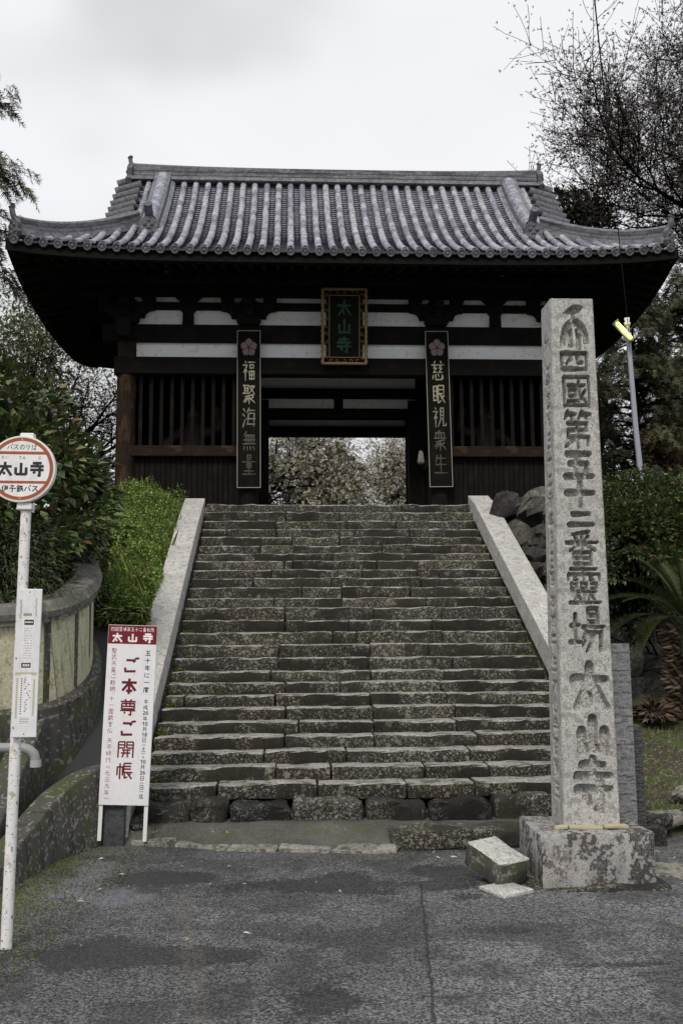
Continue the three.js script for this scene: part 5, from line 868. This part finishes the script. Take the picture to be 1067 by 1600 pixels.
function tree(name, label, at, o) {
  const r = rng(o.seed), t = thing(name, label, 'tree', at, o.group), { segs, twigs } = grow(r, { ...o, at: V(0, 0, 0) });
  mesh('trunk', limbs(segs.filter((s) => s[4] === 0)), o.bark ?? M.bark, t);
  mesh('branches', limbs(segs.filter((s) => s[4] > 0), o.min ?? 0.004), o.bark2 ?? o.bark ?? M.bark, t);
  if (o.leaves) { const list = []; for (const [p, d] of twigs) { if (r() > (o.leafProb ?? 1)) continue; for (let i = 0; i < o.leaves; i++) { const e = rdir(r); list.push([p.clone().addScaledVector(e, (o.spread ?? 0.25) * Math.cbrt(r())), o.droop ? e.clone().setY(e.y * 0.3 - o.droop) : e, o.size * (0.6 + 0.7 * r())]); } } scatter('crown', o.geo, o.mat ?? LM.matt, list, t, o.colors, r); }
  return t;
}
// conifer: whorls of drooping boughs up a straight trunk
function conifer(label, at, o) {
  const r = rng(o.seed), t = thing('conifer_tree', label, 'tree', at, o.group), segs = [], list = [], H = o.h;
  for (let i = 0; i < 10; i++) segs.push([V(0, (H * i) / 10, 0), V(0, (H * (i + 1)) / 10, 0), o.rad * (1 - i / 10.5), o.rad * (1 - (i + 1) / 10.5), 0]);
  const lim = [];
  for (let y = o.y0; y < H * 0.98; y += o.step) for (let k = 0; k < o.k; k++) {
    const a = r() * 6.2832, f = 1 - (y - o.y0) / (H - o.y0), L = (o.R * (0.25 + 0.75 * Math.pow(f, 0.7))) * (0.65 + 0.5 * r()); let p = V(0, y + 0.3 * r(), 0), d = V(Math.cos(a), 0.25, Math.sin(a)).normalize();
    for (let i = 0; i < 5; i++) { const q = p.clone().addScaledVector(d, L / 5); lim.push([p, q, 0.03 * (1 - i / 6), 0.03 * (1 - (i + 1) / 6), 1]); p = q; d.y -= o.sag ?? 0.13; d.normalize(); if (i > 0) for (let m = 0; m < o.per; m++) { const e = d.clone().applyAxisAngle(UP, (r() - 0.5) * 2.2); e.y -= 0.25 + 0.4 * r(); list.push([p.clone().add(V(r() - 0.5, r() - 0.5, r() - 0.5).multiplyScalar(0.5)), e, o.size * (0.6 + 0.7 * r())]); } }
  }
  mesh('trunk', limbs(segs), M.bark, t); mesh('branches', limbs(lim), M.barkDark, t); scatter('crown', SPRAY, LM.matt, list, t, o.colors, r); return t;
}
const G = { dark: [[0.022, 0.036, 0.014], [0.03, 0.045, 0.016], [0.016, 0.026, 0.012]], conif: [[0.03, 0.042, 0.016], [0.045, 0.058, 0.02], [0.02, 0.03, 0.014], [0.07, 0.06, 0.022]], camel: [[0.06, 0.1, 0.034], [0.09, 0.14, 0.044], [0.042, 0.07, 0.027], [0.14, 0.185, 0.065], [0.06, 0.1, 0.034], [0.09, 0.14, 0.044], [0.042, 0.07, 0.027], [0.07, 0.11, 0.035], [0.05, 0.08, 0.03], [0.17, 0.16, 0.06], [0.1, 0.065, 0.035]], pale: [[0.15, 0.18, 0.07], [0.2, 0.23, 0.1], [0.1, 0.13, 0.05]], bud: [[0.09, 0.075, 0.065], [0.2, 0.165, 0.155], [0.045, 0.036, 0.032], [0.11, 0.085, 0.06]], bloom: [[0.62, 0.56, 0.5], [0.46, 0.43, 0.33], [0.2, 0.23, 0.09], [0.66, 0.62, 0.56]] };
// left: camellia over the retaining wall, feathery bush before it
bush('camellia_bush', 'big glossy camellia bush with reddish tips above the curved wall', [-5.0, 3.25, -1.9], [1.9, 1.95, 1.5], 26000, { seed: 11, clumps: 300, cr: 0.3, size: 0.12, geo: ROUND, colors: G.camel, tops: [[[0.17, 0.085, 0.035], [0.15, 0.11, 0.035]], 0.06] });
bush('nandina_bush', 'dark feathery bush hanging over the coping behind the bus stop', [-4.45, 2.45, -0.75], [1.25, 0.78, 0.75], 11000, { seed: 13, clumps: 180, cr: 0.26, size: 0.075, geo: LONG, mat: LM.matt, colors: [[0.03, 0.05, 0.016], [0.05, 0.07, 0.022], [0.02, 0.034, 0.014], [0.075, 0.09, 0.04]], lift: -0.1 });
bush('leafy_shrub', 'dark leafy shrub filling the gap between camellia and grassy bank', [-4.05, 2.6, -3.7], [0.6, 0.85, 0.6], 5000, { seed: 17, clumps: 90, cr: 0.26, size: 0.085, colors: G.camel });
// right: layered glossy shrubs over the rubble wall
const SH = 'clipped glossy shrubs on the right bank';
bush('glossy_shrub', 'layered glossy shrub just right of the tall pillar under the lamp post', [4.3, 3.1, -4.7], [1.0, 1.15, 0.8], 13000, { seed: 21, clumps: 120, cr: 0.28, flat: 0.4, size: 0.075, geo: ROUND, colors: G.camel, group: SH, stems: 24, lift: 0.4 });
bush('glossy_shrub', 'layered glossy shrub at the right edge behind the sago palm', [5.2, 3.2, -4.9], [1.05, 1.1, 0.8], 11000, { seed: 22, clumps: 110, cr: 0.28, flat: 0.4, size: 0.075, geo: ROUND, colors: G.camel, group: SH, stems: 24, lift: 0.4 });
bush('glossy_shrub', 'small glossy shrub between the boulders and the tall pillar', [4.15, 3.5, -6.9], [0.4, 0.9, 0.5], 3600, { seed: 23, clumps: 60, cr: 0.22, size: 0.055, colors: G.camel, group: SH });
bush('glossy_shrub', 'dark low shrub behind the sago palm fronds', [4.6, 2.0, -4.9], [1.2, 0.75, 0.5], 6000, { seed: 24, clumps: 80, cr: 0.28, size: 0.06, colors: G.dark, group: SH });
// trees left of the gate
conifer('tall dark conifer whose drooping sprays enter at the upper left edge', [-8.6, 3.5, -8.5], { seed: 31, h: 11.2, y0: 5.4, step: 0.3, k: 6, R: 3.3, rad: 0.2, per: 14, size: 0.27, colors: G.conif });
tree('pale_tree', 'pale green loose tree standing left of the roof corner', [-8.5, 3.8, -14.5], { seed: 33, len: 4.6, rad: 0.14, levels: 4, kids: 2, wob: 0.2, up: 0.06, leaves: 4, spread: 0.4, size: 0.14, geo: LEAF, mat: LM.thin, colors: G.pale });
tree('bare_tree', 'bare dark tree with budding twigs seen under the left eaves', [-5.6, 3.8, -16], { seed: 35, len: 3.4, rad: 0.15, dir: V(-0.45, 0.9, 0), levels: 4, kids: 2, wob: 0.22, up: 0.05, leaves: 1, spread: 0.12, size: 0.05, geo: TUFT, colors: G.bud, bark: M.barkDark });
tree('bare_tree', 'second bare tree standing closer to the left gate column', [-5.1, 3.9, -19], { seed: 37, len: 3.4, rad: 0.12, dir: V(0.1, 1, 0), levels: 4, kids: 2, prob: 0.7, wob: 0.22, leaves: 1, spread: 0.12, size: 0.05, geo: TUFT, colors: G.bud, bark: M.barkDark });
bush('blossom_shrub', 'low pale blossoming shrub glimpsed beside the left gate column', [-5.6, 4.9, -15], [1.4, 1.2, 1], 3500, { seed: 39, clumps: 120, cr: 0.35, size: 0.07, geo: BLOSSOM, mat: LM.matt, colors: [...G.bloom, ...G.pale] });
// trees right of the gate
tree('cherry_tree', 'big budding cherry tree reaching in at the upper right', [17.5, 4.0, -16], { seed: 41, len: 11.8, rad: 0.3, dir: V(-0.06, 1, 0), levels: 5, kids: 3, k0: 0.42, k1: 0.58, prob: 0.82, bare: 3, wob: 0.2, up: 0.05, pull: V(-0.12, 0.4, 0.1), leaves: 2, leafProb: 0.8, spread: 0.18, size: 0.06, geo: TUFT, colors: G.bud, bark: M.barkDark, min: 0.007 });
{
  const e = bush('evergreen_tree', 'round dark evergreen rising behind the right end of the roof', [8.75, 15.1, -22], [1.35, 1.75, 1.2], 5200, { cat: 'tree', seed: 43, clumps: 110, cr: 0.42, size: 0.2, mat: LM.matt, colors: G.dark, stems: 40 });
  mesh('trunk', limbs([[V(0.2, -11, 0), V(0.1, -5, 0.1), 0.26, 0.2, 0], [V(0.1, -5, 0.1), V(0, -1.5, 0), 0.2, 0.12, 0], [V(0, -1.5, 0), V(0, 0.8, 0), 0.12, 0.05, 0]]), M.bark, e);
}
for (const [x, z, h, s, l] of [[7.6, -13.5, 6.2, 51, 'dark conifer right of the gate, nearest the roof eave'], [9.8, -15.5, 7.6, 53, 'taller dark conifer at the right frame edge behind the lamp post'], [6.6, -16, 5.0, 55, 'short dark conifer low between the pillar and the lamp post']]) conifer(l, [x, 3.9, z], { seed: s, h, y0: 0.3, step: 0.36, k: 5, R: 2.0, rad: 0.16, per: 9, size: 0.3, colors: G.conif, group: 'dark conifers right of the gate' });
tree('bare_tree', 'pale bare branching tree before the dark conifers on the right', [7.0, 3.9, -13.6], { seed: 57, len: 2.6, rad: 0.07, dir: V(0.1, 1, 0.1), levels: 4, kids: 2, wob: 0.3, up: 0.02, leaves: 1, spread: 0.1, size: 0.045, geo: TUFT, colors: G.bud, bark: M.barkPale });
tree('bare_tree', 'brown twiggy tree under the right end of the eaves', [9.4, 4.2, -14], { seed: 58, len: 3.0, rad: 0.08, dir: V(-0.2, 1, 0.1), levels: 5, kids: 2, wob: 0.3, up: -0.02, leaves: 1, spread: 0.1, size: 0.05, geo: TUFT, colors: [[0.09, 0.062, 0.04], [0.07, 0.055, 0.03]], bark: M.barkPale });
// seen through the passage
tree('cherry_tree', 'pale blossoming cherry tree seen through the gate passage', [-3.4, 4.2, -27], { seed: 61, len: 4.0, rad: 0.2, dir: V(0.5, 0.8, 0.1), levels: 5, kids: 2, prob: 0.75, k0: 0.5, k1: 0.75, wob: 0.22, up: 0.02, pull: V(0.7, 0, 0), leaves: 3, leafProb: 0.17, spread: 0.3, size: 0.085, geo: BLOSSOM, mat: LM.thin, colors: G.bloom, bark: M.barkPale });
tree('cherry_tree', 'second blossoming cherry farther behind on the passage right side', [4.6, 4.3, -30], { seed: 63, len: 3.2, rad: 0.16, dir: V(-0.3, 0.9, 0.1), levels: 5, kids: 2, k0: 0.5, k1: 0.75, wob: 0.22, up: 0.02, leaves: 2, leafProb: 0.2, spread: 0.25, size: 0.075, geo: BLOSSOM, mat: LM.thin, colors: G.bloom, bark: M.barkDark });
conifer('dark evergreen behind the blossoms in the gate passage', [1.6, 4.3, -34], { seed: 65, h: 6.2, y0: 0.2, step: 0.4, k: 4, R: 1.8, rad: 0.15, per: 4, size: 0.45, colors: G.conif });
conifer('dark evergreen at the left behind the blossoms in the gate passage', [-2.9, 4.3, -30], { seed: 66, h: 5.6, y0: 0.2, step: 0.4, k: 4, R: 1.9, rad: 0.15, per: 4, size: 0.45, colors: G.conif });
// sago palm: shaggy trunk, stiff arching fronds
{
  const t = thing('sago_palm', 'sago palm with shaggy brown trunk and arching fronds on the right bank', 'palm', [4.5, 0.62, -3.3]), r = rng(71);
  const frond = (L, curve) => { const l = [], P = (s) => [0, L * (0.55 * s - curve * s * s), L * (0.9 * s)]; for (let i = 0; i < 10; i++) { const a = P(i / 10), b = P((i + 1) / 10), w = 0.012; l.push([-w, a[1], a[2]], [w, a[1], a[2]], [w, b[1], b[2]], [-w, a[1], a[2]], [w, b[1], b[2]], [-w, b[1], b[2]]); } for (let i = 6; i < 52; i++) { const s = i / 52, p = P(s), W = 0.19 * Math.sin(Math.PI * (0.12 + 0.86 * s)) + 0.03; for (const e of [-1, 1]) l.push([0, p[1], p[2]], [0, p[1], p[2] + 0.016], [e * W, p[1] + 0.05 * W + 0.03, p[2] + W * 0.75]); } return tri(l); };
  const fr = [frond(1.15, 0.35), frond(1.25, 0.55), frond(1.05, 0.8)], fm = [[0.05, 0.075, 0.022], [0.075, 0.1, 0.03], [0.035, 0.055, 0.02]].map((c) => { const m = std({ color: new THREE.Color(...c), roughness: 0.5 }); m.side = THREE.DoubleSide; return m; });
  mesh('trunk', new THREE.CylinderGeometry(0.23, 0.27, 1.35, 18, 4).translate(0, 0.68, 0), M.barkDark, t);
  const sc = new THREE.ConeGeometry(0.035, 0.16, 5).rotateX(Math.PI / 2).translate(0, 0, 0.06), list = [];
  for (let i = 0; i < 620; i++) { const a = i * 2.39996, y = 0.02 + (i / 620) * 1.38, R = 0.24 + 0.05 * r(); list.push([V(Math.cos(a) * R, y, Math.sin(a) * R), V(Math.cos(a), -0.25 + 0.9 * r(), Math.sin(a)), 0.7 + 0.6 * r()]); }
  stuffPart(scatter('leaf_bases', sc, LM.matt, list, t, [[0.05, 0.035, 0.022], [0.13, 0.1, 0.07], [0.03, 0.02, 0.013]], r));
  for (let i = 0; i < 34; i++) { const k = i % 3, m = mesh('frond', fr[i < 12 ? 0 : i < 24 ? 1 : 2], fm[k], t); m.position.y = 1.35; m.rotation.set(i < 10 ? -0.75 : i < 22 ? -0.25 : 0.15, i * 2.4, 0, 'YXZ'); m.scale.setScalar(0.85 + 0.3 * r()); }
}
{ // dead brown pups round its foot
  [[3.85, 0.72, -2.95, 'clump of dead brown sago leaves left of the palm trunk'], [4.55, 0.66, -2.6, 'clump of dead brown sago leaves before the palm trunk'], [5.0, 0.75, -2.9, 'clump of dead brown sago leaves at the right frame edge']].forEach(([x, y, z, l], i) => {
    const r = rng(80 + i), t = thing('dry_clump', l, 'dead plant', [x, y, z]), L = []; for (let k = 0; k < 260; k++) { const d = rdir(r); d.y = Math.abs(d.y) * 0.7; L.push([d.clone().multiply(V(0.2, 0.14, 0.2)), d, 0.12 + 0.1 * r()]); }
    mesh('stump', new THREE.SphereGeometry(0.16, 10, 7).scale(1, 0.7, 1), M.barkDark, t); scatter('dry_leaves', LONG, LM.matt, L, t, [[0.07, 0.045, 0.028], [0.12, 0.085, 0.055], [0.04, 0.026, 0.016]], r);
  });
}
// grassy bank beside the left ramp
{
  const left = (z) => lerp(-3.42, -4.85, (z + 3.4) / -4.7), y = (x, z) => { const q = clamp((x + 2.7) / (left(z) + 2.7)); return stairY(z) - 0.13 + 0.3 * Math.sin(Math.min(1, q * 1.6) * 1.9) - 0.5 * sstep(0.7, 1, q) + 0.1 * (fbm(x * 0.5 + 9, z * 0.5 + 9, 9, 3, 3) - 0.5); };
  const g = new THREE.PlaneGeometry(1, 1, 16, 40).rotateX(-Math.PI / 2), p = g.attributes.position;
  for (let i = 0; i < p.count; i++) { const z = lerp(-3.4, -8.15, 0.5 - p.getZ(i)), x = lerp(left(z), -2.76, p.getX(i) + 0.5); p.setXYZ(i, x, y(x, z) - 0.05, z); } g.computeVertexNormals();
  const front = uvm(extr([[-3.4, 0.4], [-2.76, 0.4], [-2.76, 1.95], [-3.05, 2.15], [-3.4, 1.7]], 0.3).translate(0, 0, -3.7));
  struct('grass_bank', merge([uvm(g), front]), M.soil);
  const r = rng(91), blades = [], leaves = [];
  const BL = tri([[-0.06, 0, 0], [0.06, 0, 0], [0.04, 0.08, 0.5], [-0.06, 0, 0], [0.04, 0.08, 0.5], [-0.04, 0.08, 0.5], [-0.04, 0.08, 0.5], [0.04, 0.08, 0.5], [0, -0.02, 1]]);
  for (let i = 0; i < 40000; i++) { const z = lerp(-3.4, -8.15, r()), x = lerp(left(z) + 0.05, -2.74, Math.pow(r(), 0.8)), h = 1.0 * Math.pow(fbm(x * 0.03 + 20, z * 0.03 + 20, 99, 3, 8), 2) * (r() + 0.2); leaves.push([V(x, y(x, z) + h * 0.55, z), rdir(r).addScaledVector(UP, 0.4), 0.02 + 0.045 * r() * r()]); }
  for (let i = 0; i < 4200; i++) { const z = lerp(-3.25, -8.1, Math.pow(r(), 1.3)), x = lerp(left(z) + 0.05, -2.74, r()); blades.push([V(x, y(x, z) - 0.03, z), V((r() - 0.5) * 0.7, 1, (r() - 0.3) * 0.9), 0.1 + 0.14 * r()]); }
  for (let i = 0; i < 260; i++) { const z = lerp(-3.4, -8.1, r()), x = lerp(left(z) + 0.05, -2.76, r()); if (fbm(x * 0.05 + 3, z * 0.05 + 8, 99, 3, 44) < 0.5) continue; blades.push([V(x, y(x, z), z), V((r() - 0.5) * 1.1, 1, (r() - 0.3) * 1.1), 0.25 + 0.28 * r()]); }
  for (let i = 0; i < 700; i++) { const x = lerp(-3.3, -2.76, r()); blades.push([V(x, 2.0 + 0.15 * r(), -3.4 + 0.1 * r()), V((r() - 0.5) * 1.2, 0.3 - 0.6 * r(), 1), 0.2 + 0.22 * r()]); }
  const a = scatter('weeds', ROUND, LM.matt, leaves, null, [[0.14, 0.23, 0.035], [0.2, 0.3, 0.05], [0.09, 0.155, 0.03], [0.27, 0.35, 0.1], [0.13, 0.2, 0.045]], r); a.userData = { label: 'bright green low weeds covering the bank left of the stairs', category: 'weeds', kind: 'stuff' };
  const b = scatter('grass', BL, LM.matt, blades, null, [[0.16, 0.24, 0.045], [0.22, 0.3, 0.07], [0.11, 0.17, 0.035], [0.27, 0.27, 0.11]], r); b.userData = { label: 'tufts of long green grass on the bank left of the stairs', category: 'grass', kind: 'stuff' };
  // tufts in the joints of the steps, moss and grass on the right bank, stray leaves on the road
  const tl = []; const tuft = (x, yy, z, n, s) => { for (let i = 0; i < n; i++) tl.push([V(x + (r() - 0.5) * 0.14, yy, z + (r() - 0.5) * 0.06), V((r() - 0.5) * 1.6, 0.8, 0.3 + r() * 0.6), s * (0.5 + r())]); };
  for (let k = 1; k < 26; k++) { const z = -k * 0.3 + 0.02, yy = HS[k - 1]; if (r() < 0.8) tuft(-2.33 + 0.1 * r(), yy, z, 14 + 20 * r(), 0.05); if (r() < 0.55) tuft(2.33 - 0.1 * r(), yy, z, 8 + 12 * r(), 0.045); const m = 1 + Math.floor(r() * 2.4); for (let q = 0; q < m; q++) tuft(-2.2 + 4.3 * r(), yy, z, 5 + 12 * r(), 0.03); }
  const c = scatter('step_weeds', LEAF, LM.matt, tl, null, [[0.12, 0.2, 0.02], [0.17, 0.26, 0.03], [0.08, 0.14, 0.02]], r); c.userData = { label: 'tiny bright weeds sprouting from the joints of the stone steps', category: 'weeds', kind: 'stuff' };
  const mg = []; for (let i = 0; i < 16000; i++) { const z = lerp(0.5, -4.6, r()), x = lerp(2.5, 7.5, Math.pow(r(), 1.4)); if (fbm(x * 0.6, z * 0.6 + 30, 99, 3, 18) < 0.43) continue; mg.push([V(x, rightY(x, z) - 0.35 * sstep(0.2, 0.75, z) + 0.005, z), V((r() - 0.5) * 1.6, 0.9, (r() - 0.5) * 1.6), 0.03 + 0.05 * r()]); }
  const d = scatter('bank_grass', BL, LM.matt, mg, null, [[0.11, 0.15, 0.02], [0.17, 0.19, 0.04], [0.07, 0.1, 0.02]], r); d.userData = { label: 'short mossy grass on the bank behind the memorial stones', category: 'grass', kind: 'stuff' };
  const fl = []; for (let i = 0; i < 110; i++) fl.push([V(-2.6 + 5.6 * r(), -0.132, 0.9 + 4 * r() * r()), V(r() - 0.5, 0.12, r() - 0.5), 0.025 + 0.04 * r()]); for (let i = 0; i < 26; i++) fl.push([V(-2.4 + 2.6 * r(), -0.03 - 0.0 * r(), 0.12 + 0.3 * r()), V(r() - 0.5, 0.12, r() - 0.5), 0.02 + 0.03 * r()]);
  const e = scatter('fallen_leaves', LONG, LM.matt, fl, null, [[0.45, 0.4, 0.28], [0.3, 0.2, 0.1], [0.5, 0.48, 0.42]], r); e.userData = { label: 'stray pale fallen leaves lying on the asphalt', category: 'leaves', kind: 'stuff' };
  const ms = []; for (let i = 0; i < 16000; i++) { const z = lerp(0.5, 4.6, r()), x = lerp(-3.4, -2.35, r()) - 0.1 * (z - 2) + 0.12; if (fbm(x * 0.7 + 40, z * 0.7, 99, 4, 28) < 0.46 + 0.12 * sstep(-2.9, -2.4, x)) continue; ms.push([V(x, -0.148, z), V((r() - 0.5) * 2, 0.8, (r() - 0.5) * 2), 0.01 + 0.014 * r()]); }
  const f = scatter('moss', LEAF, LM.matt, ms, null, [[0.08, 0.11, 0.012], [0.12, 0.15, 0.02], [0.05, 0.07, 0.012]], r); f.userData = { label: 'green moss growing along the road edge by the low wall', category: 'moss', kind: 'stuff' };
}
renderer.render(scene, camera);
